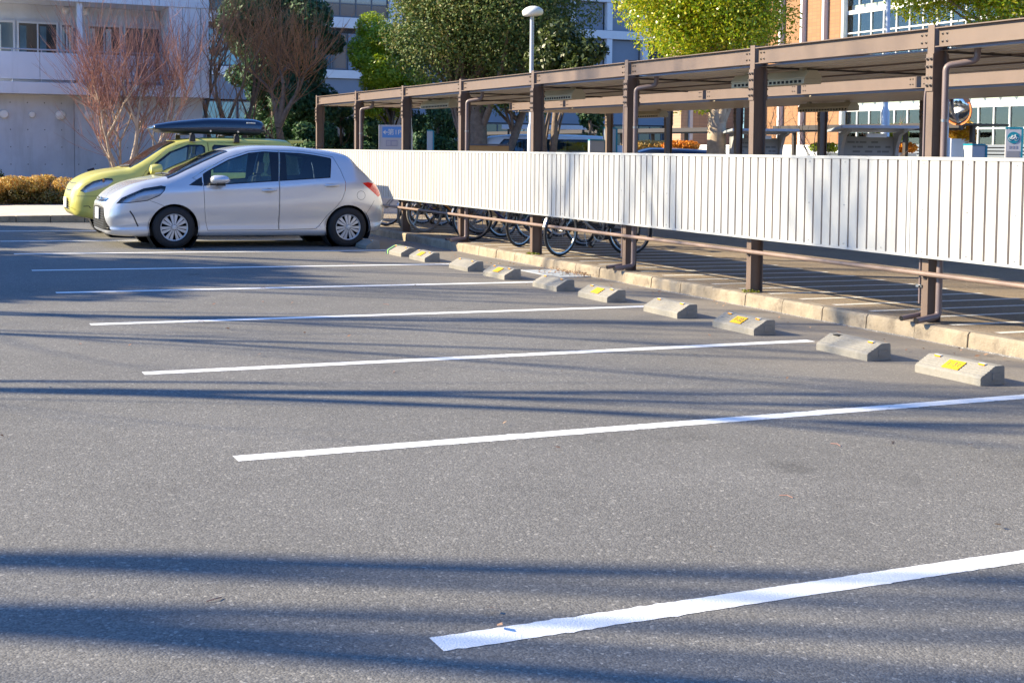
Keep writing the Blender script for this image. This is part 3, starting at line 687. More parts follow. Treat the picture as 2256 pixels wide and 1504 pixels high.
X_['gl_front'] = glass('clear_car_glass', (.72, .90, .87)); X_['gl_rear'] = glass('privacy_glass', (.16, .25, .36)); X_['gl_wind'] = glass('windscreen_glass', (.55, .66, .6), .03)
X_['gl_lamp'] = glass('lamp_lens', (.9, .93, .97), .03)
X_['seatm'] = mat('grey_seat_fabric', (.26, .27, .26), .9); X_['tail_red'] = mat('tail_lamp_red', (.80, .012, .014), .12, coat=1)
X_['trimblk'] = mat('gloss_black_trim', (.012, .013, .018), .18)
X_['plate_w'] = mat('white_number_plate', (.75, .75, .73), .5)
def lamp_back(lens):
    me = lens.data.copy(); n_ = [v.normal.copy() for v in me.vertices]
    for v, q in zip(me.vertices, n_): v.co -= q * .06
    me.materials.clear(); return link('reflector', me, X_['lampback'], lens)
X_['lampback'] = mat('lamp_reflector', (.66, .68, .72), .25, .35)
# ---------------------------------------------------------------- silver hatchback
def silver():
    XC = 3.43
    K = lambda *kv: ykeys(*[(a - XC, b) for a, b in kv])
    sp = dict(x=(1.30 - XC, 5.56 - XC), tuck=.03, single=('windscreen', 'rear_window', 'grille', 'upper_grille', 'rear_window_trim', 'windscreen_trim'),
        zb=K((1.30, .235), (1.34, .20), (1.5, .175), (1.75, .165), (4.6, .165), (5.2, .2), (5.42, .235), (5.56, .36)),
        zs=K((1.30, .585), (1.36, .64), (1.45, .70), (1.6, .775), (1.8, .845), (2.1, .885), (2.44, .905), (2.73, .93), (3.84, 1.005), (4.6, 1.07), (4.95, 1.075), (5.2, 1.0), (5.4, .86), (5.56, .60)),
        zt=K((1.30, .655), (1.35, .72), (1.42, .785), (1.53, .86), (1.69, .935), (1.95, 1.005), (2.14, 1.045), (2.25, 1.085), (2.5, 1.215), (2.82, 1.362), (3.03, 1.445), (3.2, 1.492), (3.6, 1.54), (3.95, 1.545), (4.42, 1.515), (4.89, 1.45), (5.0, 1.40), (5.12, 1.27), (5.31, 1.075), (5.42, .965), (5.5, .82), (5.56, .63)),
        hw=K((1.30, .56), (1.325, .63), (1.39, .705), (1.52, .775), (1.75, .82), (2.1, .845), (2.6, .85), (4.6, .85), (5.1, .84), (5.35, .79), (5.48, .71), (5.56, .60)),
        hb=K((1.30, .52), (1.325, .59), (1.39, .66), (1.52, .73), (1.75, .785), (2.1, .81), (2.6, .815), (4.6, .80), (5.1, .77), (5.35, .735), (5.48, .68), (5.56, .58)),
        ht=K((1.30, .42), (1.42, .56), (1.6, .63), (1.9, .66), (2.15, .66), (2.6, .62), (3.1, .585), (3.6, .58), (4.5, .565), (4.9, .545), (5.1, .57), (5.3, .62), (5.45, .62), (5.56, .50)))
    c = CarBody(sp, 130)
    P = lambda *p: [(a - XC, b) for a, b in p]
    sc = lambda m, n: abs(n.y) > .33
    for xw in (2.245, 4.895): c.region('hole', circle(xw - XC, .295, .355, 36), 'side', lambda m, n: abs(m.y) > .55)
    fd = P((2.67, .90), (2.685, .56), (2.70, .42), (2.735, .262), (3.80, .268), (3.80, .64), (3.802, 1.02), (3.845, 1.465), (3.62, 1.470), (3.38, 1.442), (3.05, 1.335), (2.735, 1.168), (2.52, 1.03), (2.655, .965))
    rd = P((3.81, .268), (4.38, .285), (4.44, .33), (4.56, .49), (4.68, .60), (4.79, .735), (4.84, .87), (4.852, .98), (4.79, 1.19), (4.70, 1.385), (4.42, 1.432), (4.18, 1.458), (3.855, 1.465), (3.812, 1.02))
    for nm, pl in (('front_door', fd), ('rear_door', rd)):
        c.region('gap', offset_poly(pl, .003), 'side', sc); c.region(nm, offset_poly(pl, -.003), 'side', sc)
    qg = P((2.455, .925), (2.655, .915), (2.655, 1.052), (2.60, 1.022))
    c.region('quarter_panel_trim', qg, 'side', sc)
    tw = P((2.672, .917), (3.795, 1.000), (3.838, 1.440), (3.62, 1.446), (3.39, 1.420), (3.07, 1.312), (2.75, 1.142), (2.672, 1.092))
    c.region('front_door/window_trim', tw, 'side', sc)
    fw = P((2.775, .942), (3.685, 1.012), (3.69, 1.430), (3.42, 1.410), (3.09, 1.302), (2.80, 1.147))
    c.region('front_door/window', fw, 'side', sc)
    tr = P((3.812, 1.002), (4.612, 1.062), (4.668, 1.352), (4.655, 1.368), (4.42, 1.407), (4.18, 1.432), (3.86, 1.441))
    c.region('rear_door/window_trim', tr, 'side', sc); c.region('rear_door/window', P((3.93, 1.027), (4.592, 1.077), (4.644, 1.345), (4.42, 1.391), (4.18, 1.416), (3.945, 1.425)), 'side', sc)
    hl = P((1.46, .655), (1.52, .72), (1.63, .775), (1.82, .862), (2.06, .905), (2.115, .895), (2.10, .85), (2.03, .775), (1.86, .70), (1.62, .668))
    hc = lambda m, n: abs(m.y) > .40 and n.z > -.2 and m.x < -.8
    c.region('headlight_trim', offset_poly(hl, .010), 'side', hc); c.region('headlight', hl, 'side', hc)
    tl = P((5.13, .99), (5.24, 1.005), (5.42, .975), (5.47, .80), (5.41, .775))
    c.region('tail_light', tl, 'side', lambda m, n: abs(m.y) > .45)
    tp = lambda m, n: n.z > .15 and m.z > .98
    c.region('windscreen_trim', P((2.17, -.70), (2.13, -.35), (2.12, 0), (2.13, .35), (2.17, .70), (3.08, .545), (3.05, 0), (3.08, -.545)), 'top', lambda m, n: n.z > .15 and n.x < -.1 and m.z > .9)
    c.region('windscreen', P((2.215, -.63), (2.18, -.33), (2.17, 0), (2.18, .33), (2.215, .63), (3.035, .512), (3.01, 0), (3.035, -.512)), 'top', lambda m, n: n.z > .15 and n.x < -.1 and m.z > .9)
    c.region('rear_window', [(-.60, 1.06), (.60, 1.06), (.50, 1.40), (-.50, 1.40)], 'front', lambda m, n: n.x > .25 and m.x > 1.3)
    fr = lambda m, n: m.x < -1.62 and n.x < -.2
    c.region('grille', [(-.68, .255), (.68, .255), (.50, .575), (.0, .59), (-.50, .575)], 'front', fr)
    c.region('upper_grille', [(-.52, .665), (-.25, .655), (.25, .655), (.52, .665), (.56, .72), (.25, .71), (-.25, .71), (-.56, .72)], 'front', fr)
    X_['silver'] = carpaint('silver_metallic', (.66, .67, .695), .45, .26, .6)
    root = thing('parked_car', 'silver five door hatchback parked side on, its rear tyre against a wheel stop', 'car', group=None)
    mats = {'body': X_['silver'], 'front_door': X_['silver'], 'rear_door': X_['silver'], 'window_trim': X_['trimblk'], 'window': X_['gl_front'], 'quarter_panel_trim': X_['trimblk'], 'headlight_trim': X_['trimblk'], 'headlight': X_['gl_lamp'],
            'tail_light': X_['tail_red'], 'windscreen': X_['gl_wind'], 'windscreen_trim': X_['trimblk'], 'rear_window': X_['gl_rear'], 'grille': X_['dark'], 'upper_grille': X_['trimblk']}
    ob = c.extract(mats, root)
    for sg in (-1, 1):
        lamp_back(ob[('headlight', sg)])
        ob[('rear_door/window', sg)].data.materials.clear(); ob[('rear_door/window', sg)].data.materials.append(X_['gl_rear'])
        # lamp bowl behind the lens
        mb = MB(); mb.lathe([(.0, .0), (.035, .008), (.05, .03), (.054, .036)], 20, 0, Matrix.Translation((1.72 - XC, sg * .715, .79)) @ Matrix.Rotation(-math.pi / 2, 4, 'Y'), cap=False)
        mb.lathe([(.0, .0), (.03, .008), (.04, .024)], 16, 0, Matrix.Translation((1.615 - XC, sg * .675, .75)) @ Matrix.Rotation(-math.pi / 2, 4, 'Y'))
        mb.build('lamp_bowl', [X_['chrome'], X_['alu'], X_['black']], ob[('headlight', sg)], smooth=40)
        d1, d2 = ob[('front_door', sg)], ob[('rear_door', sg)]
        for (x, z, d) in ((3.645, .86, d1), (4.625, .945, d2)):
            p = c.side(x - XC, z, sg)
            if p:
                mb = MB(); mb.tube([(p.x - .105, p.y + sg * .004, p.z), (p.x - .085, p.y + sg * .032, p.z + .002), (p.x, p.y + sg * .038, p.z + .004), (p.x + .085, p.y + sg * .03, p.z + .006), (p.x + .11, p.y + sg * .004, p.z + .006)], [.012, .017, .018, .017, .012], 10); mb.build('handle', X_['silver'], d, smooth=60)
                mb = MB(); mb.lathe([(0, 0), (.05, -.001), (.058, .004)], 24, 0, Matrix.Translation((p.x, p.y + sg * .0015, p.z - .004)) @ Matrix.Rotation(-sg * math.pi / 2, 4, 'X') @ Matrix.Diagonal((1, .62, .2, 1))); mb.build('handle_cup', X_['alu'], d, smooth=60)
        # wing mirror
        t = MB(); T = Matrix.Translation((2.885 - XC, sg * .965, 1.012)) @ Matrix.Rotation(sg * .12, 4, 'Z')
        prof = [(-.145, .02), (-.13, .05), (-.09, .068), (.02, .072), (.09, .06), (.125, .035), (.14, .01)]
        rings = []
        for i, (xx, rr_) in enumerate(prof):
            rings.append([(xx, math.cos(a) * rr_ * 1.45, math.sin(a) * rr_ * (1.0 if math.sin(a) > 0 else .82)) for a in np.linspace(0, 2 * np.pi, 17)[:-1]])
        vs = [p for r_ in rings for p in r_]; fs = [(i * 16 + k, i * 16 + (k + 1) % 16, (i + 1) * 16 + (k + 1) % 16, (i + 1) * 16 + k) for i in range(len(rings) - 1) for k in range(16)] + [tuple(range(16)), tuple((len(rings) - 1) * 16 + k for k in range(16))]
        t.add(vs, fs, 0, T); t.box(-.06, .07, -.05, .05, -.085, -.055, 1, T); t.tube([(2.86 - XC, sg * .80, .945), (2.88 - XC, sg * .93, .965)], .028, 8, 1); t.build('wing_mirror', [X_['silver'], X_['trimblk']], d1, smooth=50)
        for xw in (2.245, 4.895):
            wheel(root, xw - XC, sg * .757, .308, .308, sg)
            mb = MB(); mb.lathe([(.37, -.01), (.375, .28)], 40, 0, Matrix.Translation((xw - XC, sg * .825, .295)) @ Matrix.Rotation(sg * math.pi / 2, 4, 'X'), cap=False); mb.lathe([(0, .28), (.375, .28)], 40, 0, Matrix.Translation((xw - XC, sg * .825, .295)) @ Matrix.Rotation(sg * math.pi / 2, 4, 'X')); mb.build('wheel_arch_liner', X_['dark'], root, recalc=False)
        mb = MB(); c.ribbon(mb, circle(5.10 - XC, .80, .068, 30), .005, sg, .0015, 0, closed=True) if sg < 0 else None
        c.ribbon(mb, P((5.16, .47), (5.25, .60), (5.33, .72)), .005, sg, .0015); c.ribbon(mb, P((2.14, .60), (2.0, .66), (1.90, .695)), .005, sg, .0015)
        mb.build('panel_seam', X_['black'], root)
        mb = MB(); c.ribbon(mb, P((1.62, .545), (1.67, .47), (1.74, .32)), .018, sg, .002); mb.build('bumper_slot', X_['black'], root)
    mb = MB()
    for z in (.285, .32, .355, .39, .425, .46, .495, .53): c.ribbon(mb, [(-.66 + (z - .255) * .56, z), (0, z), (.66 - (z - .255) * .56, z)], .011, 1, .012, 0, 'front')
    mb.build('grille_lattice', X_['black'], root)
    mb = MB(); c.ribbon(mb, [(-.52, .70), (-.2, .684), (0, .68), (.2, .684), (.52, .70)], .012, 1, .008, 0, 'front'); mb.lathe([(.045, 0), (.045, .012), (.03, .014)], 24, 0, Matrix.Translation((1.333 - XC, 0, .69)) @ Matrix.Rotation(-math.pi / 2, 4, 'Y') @ Matrix.Diagonal((.7, 1, 1, 1))); mb.build('chrome_bar', X_['chrome'], root)
    mb = MB(); mb.box(1.268 - XC, 1.283 - XC, -.165, .165, .40, .565); mb.build('number_plate', X_['plate_w'], root, bevel=.004)
    mb = MB(); mb.box(1.75 - XC, 5.2 - XC, -.7, .7, .175, .30); mb.box(1.75 - XC, 2.62 - XC, -.5, .5, .30, .9); mb.prism(P((2.3, .80), (2.72, .93), (2.85, .86), (2.8, .6), (2.4, .5)), lambda a, b: (a, -.72, b), lambda a, b: (a, .72, b)); mb.build('dashboard_and_floor', X_['black'], root)
    for y in (-.37, .37): seat(root, 3.35 - XC, y, .42, X_['seatm'])
    seat(root, 4.30 - XC, 0, .45, X_['seatm'], 1.2, .55)
    mb = MB(); mb.lathe([(.165, -.012), (.18, 0), (.165, .012), (.15, 0)], 28, 0, Matrix.Translation((2.95 - XC, .37, .93)) @ Matrix.Rotation(R(-65), 4, 'Y'), closed=True); mb.build('steering_wheel', X_['black'], root)
    mb = MB(); mb.tube([(4.55 - XC, -.05, 1.50), (4.72 - XC, -.05, 1.60)], [.006, .003], 6); mb.lathe([(.03, 0), (.012, .03), (0, .032)], 12, 0, Matrix.Translation((4.55 - XC, -.05, 1.492))); mb.build('aerial', X_['black'], root)
    mb = MB(); mb.tube([(2.28 - XC, -.5, 1.078), (2.22 - XC, 0, 1.085), (2.25 - XC, .12, 1.09)], .012, 6); mb.tube([(2.23 - XC, .1, 1.08), (2.22 - XC, .55, 1.065)], .012, 6); mb.build('wiper', X_['black'], root)
    place_car(root, XC, 16.52)
silver()
# ---------------------------------------------------------------- yellow tall wagon with roof box
def yellow():
    XC = 3.05
    K = lambda *kv: ykeys(*[(a - XC, b) for a, b in kv]); P = lambda *p: [(a - XC, b) for a, b in p]
    sp = dict(x=(1.13 - XC, 4.95 - XC), tuck=.008, single=('windscreen', 'rear_window', 'lower_grille'),
        zb=K((1.13, .42), (1.20, .34), (1.4, .30), (1.7, .24), (4.5, .22), (4.95, .40)),
        zs=K((1.13, .60), (1.2, .76), (1.3, .85), (1.5, .92), (1.8, .985), (2.2, 1.02), (3.2, 1.06), (4.5, 1.09), (4.85, 1.0), (4.95, .70)),
        zt=K((1.13, .65), (1.17, .78), (1.23, .87), (1.36, .965), (1.55, 1.045), (1.78, 1.095), (1.98, 1.125), (2.1, 1.185), (2.33, 1.335), (2.6, 1.515), (2.8, 1.60), (3.1, 1.645), (3.5, 1.665), (4.2, 1.675), (4.65, 1.66), (4.80, 1.58), (4.90, 1.2), (4.95, .8)),
        hw=K((1.13, .50), (1.17, .60), (1.25, .69), (1.4, .76), (1.7, .81), (2.2, .83), (4.4, .83), (4.8, .78), (4.95, .66)),
        hb=K((1.13, .46), (1.17, .56), (1.25, .65), (1.4, .72), (1.7, .77), (2.2, .795), (4.4, .79), (4.8, .74), (4.95, .6)),
        ht=K((1.13, .40), (1.25, .55), (1.5, .62), (1.9, .66), (2.3, .64), (2.8, .615), (4.2, .61), (4.75, .59), (4.95, .5)))
    c = CarBody(sp, 100); sc = lambda m, n: abs(n.y) > .33
    for xw in (1.93, 4.18): c.region('hole', circle(xw - XC, .29, .345, 30), 'side', lambda m, n: abs(m.y) > .5)
    fd = P((2.20, .98), (2.22, .5), (2.3, .33), (3.28, .33), (3.30, 1.0), (3.29, 1.58), (2.95, 1.575), (2.62, 1.44), (2.38, 1.24))
    rd = P((3.31, .33), (3.95, .34), (4.2, .62), (4.3, 1.0), (4.26, 1.57), (3.30, 1.585))
    for nm, pl in (('front_door', fd), ('rear_door', rd)): c.region('gap', offset_poly(pl, .003), 'side', sc); c.region(nm, offset_poly(pl, -.003), 'side', sc)
    tw = P((2.27, 1.02), (3.24, 1.065), (3.245, 1.50), (3.20, 1.535), (2.97, 1.53), (2.66, 1.405), (2.42, 1.22))
    c.region('front_door/window_trim', tw, 'side', sc); c.region('front_door/window', P((2.40, 1.06), (3.215, 1.095), (3.22, 1.48), (3.18, 1.51), (2.98, 1.50), (2.69, 1.385), (2.47, 1.21)), 'side', sc)
    c.region('rear_door/window_trim', P((3.36, 1.07), (4.22, 1.09), (4.20, 1.52), (3.40, 1.54), (3.36, 1.50)), 'side', sc); c.region('rear_door/window', P((3.385, 1.09), (4.19, 1.11), (4.17, 1.50), (3.42, 1.515), (3.385, 1.48)), 'side', sc)
    c.region('headlight', P((1.25, .745), (1.33, .83), (1.45, .905), (1.62, .955), (1.735, .955), (1.75, .915), (1.66, .83), (1.48, .76), (1.32, .715)), 'side', lambda m, n: abs(m.y) > .38 and n.z > -.2 and m.x < -1)
    tp = lambda m, n: n.z > .12 and n.x < -.1 and m.z > 1.0
    c.region('windscreen', P((2.03, -.66), (1.99, 0), (2.03, .66), (2.78, .56), (2.75, 0), (2.78, -.56)), 'top', tp)
    c.region('rear_window', [(-.58, 1.1), (.58, 1.1), (.53, 1.55), (-.53, 1.55)], 'front', lambda m, n: n.x > .3 and m.x > 1)
    X_['yellow'] = carpaint('yellow_green_paint', (.54, .50, .12), 0, .35); 
    root = thing('parked_car', 'yellow green tall wagon with a dark roof box, behind the silver hatchback', 'car')
    mats = {k: X_['yellow'] for k in ('body', 'front_door', 'rear_door')}; mats.update({'window_trim': X_['trimblk'], 'window': X_['gl_front'], 'headlight': X_['gl_lamp'], 'windscreen': X_['gl_wind'], 'rear_window': X_['gl_rear']})
    ob = c.extract(mats, root)
    for sg in (-1, 1):
        lamp_back(ob[('headlight', sg)])
        ob[('rear_door/window', sg)].data.materials.clear(); ob[('rear_door/window', sg)].data.materials.append(X_['gl_rear'])
        mb = MB(); mb.lathe([(0, 0), (.04, .008), (.055, .03)], 20, 0, Matrix.Translation((1.45 - XC, sg * .625, .835)) @ Matrix.Rotation(-math.pi / 2 + .3, 4, 'Y')); mb.lathe([(0, 0), (.03, .01), (.035, .04)], 12, 2, Matrix.Translation((1.63 - XC, sg * .735, .925)) @ Matrix.Rotation(-math.pi / 2, 4, 'Y')); mb.build('lamp_bowl', [X_['chrome'], X_['alu'], X_['refl_o']], ob[('headlight', sg)], smooth=40)
        d1 = ob[('front_door', sg)]
        t = MB(); T = Matrix.Translation((2.40 - XC, sg * .93, 1.11)); rings = []
        for (xx, rr_) in ((-.10, .04), (-.085, .08), (-.03, .098), (.06, .098), (.085, .085), (.09, .05)): rings.append([(xx, math.cos(a) * rr_ * 1.25, math.sin(a) * rr_ * .92) for a in np.linspace(0, 2 * np.pi, 17)[:-1]])
        vs = [p for r_ in rings for p in r_]; fs = [(i * 16 + k, i * 16 + (k + 1) % 16, (i + 1) * 16 + (k + 1) % 16, (i + 1) * 16 + k) for i in range(len(rings) - 1) for k in range(16)] + [tuple(range(16)), tuple((len(rings) - 1) * 16 + k for k in range(16))]
        t.add(vs, fs, 0, T); t.box(2.33 - XC, 2.47 - XC, min(sg * .78, sg * .86), max(sg * .78, sg * .86), 1.03, 1.10, 1); t.build('wing_mirror', [X_['yellow'], X_['trimblk']], d1, smooth=50)
        p = c.side(3.12 - XC, .98, sg)
        mb = MB(); mb.tube([(p.x - .09, p.y, p.z), (p.x - .07, p.y + sg * .03, p.z), (p.x + .07, p.y + sg * .03, p.z), (p.x + .09, p.y, p.z)], .015, 8); mb.build('handle', X_['yellow'], d1, smooth=60)
        for xw in (1.93, 4.18):
            wheel(root, xw - XC, sg * .735, .30, .30, sg, 'five')
            mb = MB(); T2 = Matrix.Translation((xw - XC, sg * .80, .29)) @ Matrix.Rotation(sg * math.pi / 2, 4, 'X'); mb.lathe([(.36, -.01), (.365, .28)], 32, 0, T2, cap=False); mb.lathe([(0, .28), (.365, .28)], 32, 0, T2); mb.build('wheel_arch_liner', X_['dark'], root, recalc=False)
        mb = MB(); c.ribbon(mb, P((1.2, .66), (1.5, .665), (1.66, .66)), .006, sg, .0015); mb.build('panel_seam', X_['black'], root)
        mb = MB(); c.ribbon(mb, P((1.30, .50), (1.38, .505), (1.405, .47)), .012, sg, .002); mb.build('fog_lamp_recess', X_['black'], root)
    mb = MB()
    for z in (.44, .475, .51, .545): c.ribbon(mb, [(-.33, z), (0, z), (.33, z)], .018, 1, .003, 0, 'front')
    c.ribbon(mb, [(-.30, .745), (0, .74), (.30, .745)], .022, 1, .003, 0, 'front'); c.ribbon(mb, [(-.42, .86), (0, .852), (.42, .86)], .012, 1, .003, 0, 'front'); mb.build('front_slots', X_['black'], root)
    mb = MB(); mb.box(1.095 - XC, 1.11 - XC, -.165, .165, .46, .625); mb.build('number_plate', X_['plate_w'], root, bevel=.004)
    mb = MB(); mb.prism(P((4.70, 1.655), (4.99, 1.65), (4.97, 1.615), (4.75, 1.59)), lambda a, b: (a, -.5, b), lambda a, b: (a, .5, b)); mb.build('tail_spoiler', X_['yellow'], root, bevel=.008)
    mb = MB(); mb.box(1.7 - XC, 4.8 - XC, -.68, .68, .25, .35); mb.box(1.7 - XC, 2.35 - XC, -.5, .5, .35, .98); mb.prism(P((2.05, .9), (2.5, 1.03), (2.62, .95), (2.5, .6)), lambda a, b: (a, -.7, b), lambda a, b: (a, .7, b)); mb.build('dashboard_and_floor', X_['black'], root)
    for y in (-.36, .36): seat(root, 2.78 - XC, y, .52, X_['seatm'])
    seat(root, 3.7 - XC, 0, .5, X_['seatm'], 1.15, .6)
    mb = MB(); mb.tube([(2.06 - XC, -.45, 1.17), (1.98 - XC, .05, 1.15)], .011, 6); mb.build('wiper', X_['black'], root)
    for x in (3.04, 3.78):
        mb = MB(); mb.tube([(x - XC, -.66, 1.708), (x - XC, .66, 1.708)], .016, 8)
        for sg in (-1, 1):
            mb.prism([(-.05, 1.585), (.05, 1.585), (.04, 1.69), (.022, 1.725), (-.022, 1.725), (-.04, 1.69)], lambda a, b: (x - XC + a, sg * .60, b), lambda a, b: (x - XC + a, sg * .66, b))
        mb.build('roof_rack_bar', X_['black'], root, bevel=.004)
    place_car(root, XC, 18.98)
    # roof box
    bx = thing('roof_box', 'long dark navy roof box on the bars of the yellow wagon', 'roof box', (3.46, 19.06, 1.655), 0); bx.rotation_euler = (0, math.atan(S), 0)
    zt = ykeys((-.97, .10), (-.955, .135), (-.85, .17), (-.44, .24), (.06, .29), (.70, .295), (.88, .262), (.95, .19), (.98, .12))
    hw = ykeys((-.97, .26), (-.93, .335), (-.6, .385), (-.2, .39), (.5, .39), (.85, .37), (.95, .30), (.98, .22)); xs = np.concatenate([np.linspace(-.97, -.88, 9), np.linspace(-.82, .8, 24), np.linspace(.83, .98, 10)])
    for nm, top, m in (('lid', True, mat('navy_gloss_plastic', (.006, .012, .032), .2, coat=1)), ('base_tray', False, mat('black_tray', (.03, .032, .035), .45))):
        mb = MB(); nn = 17
        for x in xs:
            h, t_ = hw(x), zt(x)
            for a in np.linspace(0, math.pi, nn):
                ca, sa = math.cos(a), math.sin(a); e = .45
                yy = math.copysign(abs(ca)**e, ca) * h; zz = .085 + (t_ - .085) * sa**.6 if top else .082 - (.082 - max(-.0, .012 + .05 * (abs(x) > .85))) * sa**.5
                mb.v.append((x, yy, zz))
        for i in range(len(xs) - 1):
            for k in range(nn - 1): mb.f.append((i * nn + k, i * nn + k + 1, (i + 1) * nn + k + 1, (i + 1) * nn + k)); mb.m.append(0)
        for i in (0, len(xs) - 1): mb.f.append(tuple(i * nn + k for k in range(nn))); mb.m.append(0)
        o = mb.build(nm, m, bx, smooth=50)
        if top: LID = o
    mb = MB()
    for x in (-.75, -.02, .45): mb.lathe([(.02, 0), (.016, .008), (0, .009)], 14, 0, Matrix.Translation((x, -.385 + .045 * (x < -.5), .062)) @ Matrix.Rotation(math.pi / 2, 4, 'X'))
    mb.build('lock_button', X_['chrome'], bx)
    mb = MB(); mb.box(.60, .625, -.386, -.372, .205, .228)
    for i, w_ in enumerate((.018, .014, .02, .016, .02)): mb.box(.635 + i * .024, .635 + i * .024 + w_, -.388, -.372, .209, .225)
    mb.build('white_mark', X_['white'], LID)
yellow()
# ---------------------------------------------------------------- far cars seen over the fence
def far_car(label, x, y, rz, col, kind):
    L, H = (4.7, 1.95) if kind == 'van' else (4.4, 1.62 if kind == 'suv' else 1.5); h2 = L / 2
    nose = [(-h2, .55), (-h2 + .1, .8), (-h2 + .5, .95), (-h2 + (.55 if kind == 'van' else 1.15), 1.05)]
    top = [(-h2 + (1.25 if kind == 'van' else 1.9), H - .06), (0, H), (h2 - (.3 if kind == 'van' else .8), H - .05), (h2 - .1, 1.15 if kind != 'van' else H - .5), (h2, .7)]
    sp = dict(x=(-h2, h2), single=('windscreen', 'rear_window'), zb=ykeys((-h2, .35), (-h2 + .3, .22), (h2 - .3, .25), (h2, .4)), zs=ykeys((-h2, .5), (-h2 + .3, .78), (-h2 + 1, .95), (h2 - .4, 1.02), (h2, .65)), zt=ykeys(*nose, *top),
              hw=ykeys((-h2, .55), (-h2 + .2, .75), (-h2 + .7, .84), (h2 - .6, .85), (h2, .62)), hb=ykeys((-h2, .5), (-h2 + .2, .7), (-h2 + .7, .79), (h2 - .6, .8), (h2, .58)), ht=ykeys((-h2, .45), (-h2 + .7, .62), (0, .62), (h2 - .5, .6), (h2, .5)))
    c = CarBody(sp, 60); sc = lambda m, n: abs(n.y) > .3
    wx = -h2 + (1.05 if kind == 'van' else 1.5); we = h2 - (.35 if kind == 'van' else .75); T_ = H - .17
    for xw in (-h2 + .85, h2 - .85): c.region('hole', circle(xw, .31, .36, 20), 'side', lambda m, n: abs(m.y) > .5)
    c.region('window_trim', [(wx - .2, 1.0), (we + .1, 1.05), (we - .1, T_ + .03), (wx + .55, T_ + .03)], 'side', sc)
    c.region('window', [(wx, 1.04), (-.02, 1.07), (-.02, T_), (wx + .58, T_)], 'side', sc); c.region('rear_side_window', [(.06, 1.07), (we, 1.09), (we - .15, T_), (.06, T_)], 'side', sc)
    c.region('windscreen', [(-h2 + (.65 if kind == 'van' else 1.25), -.62), (-h2 + (.65 if kind == 'van' else 1.25), .62), (-h2 + (1.2 if kind == 'van' else 1.85), .55), (-h2 + (1.2 if kind == 'van' else 1.85), -.55)], 'top', lambda m, n: n.z > .1 and n.x < -.1 and m.z > .95)
    root = thing('parked_car', label, 'van' if kind == 'van' else 'car'); pm_ = carpaint('car_paint', col)
    c.extract({'body': pm_, 'window_trim': X_['chrome'] if kind == 'suv' else X_['trimblk'], 'window': X_['gl_rear'], 'rear_side_window': X_['gl_rear'], 'windscreen': X_['gl_rear']}, root)
    MB().box(-h2 + .6, h2 - .3, -.6, .6, .3, .8).build('cabin_floor', X_['black'], root)
    for sg in (-1, 1):
        for xw in (-h2 + .85, h2 - .85): wheel(root, xw, sg * .75, .31, .31, sg, 'five')
    root.location = (x, y, gz(x)); root.rotation_euler = (0, 0, rz)
far_car('white roofed van glimpsed between the dark tree trunks', 13.9, 27.6, R(-22), (.62, .63, .65), 'van')
far_car('dark blue car with a chrome window line, seen over the fence', 14.6, 22.6, R(-26), (.02, .04, .10), 'suv')
far_car('pale car half hidden left of the dark blue car', 14.6, 26.4, R(-20), (.55, .56, .57), 'car')
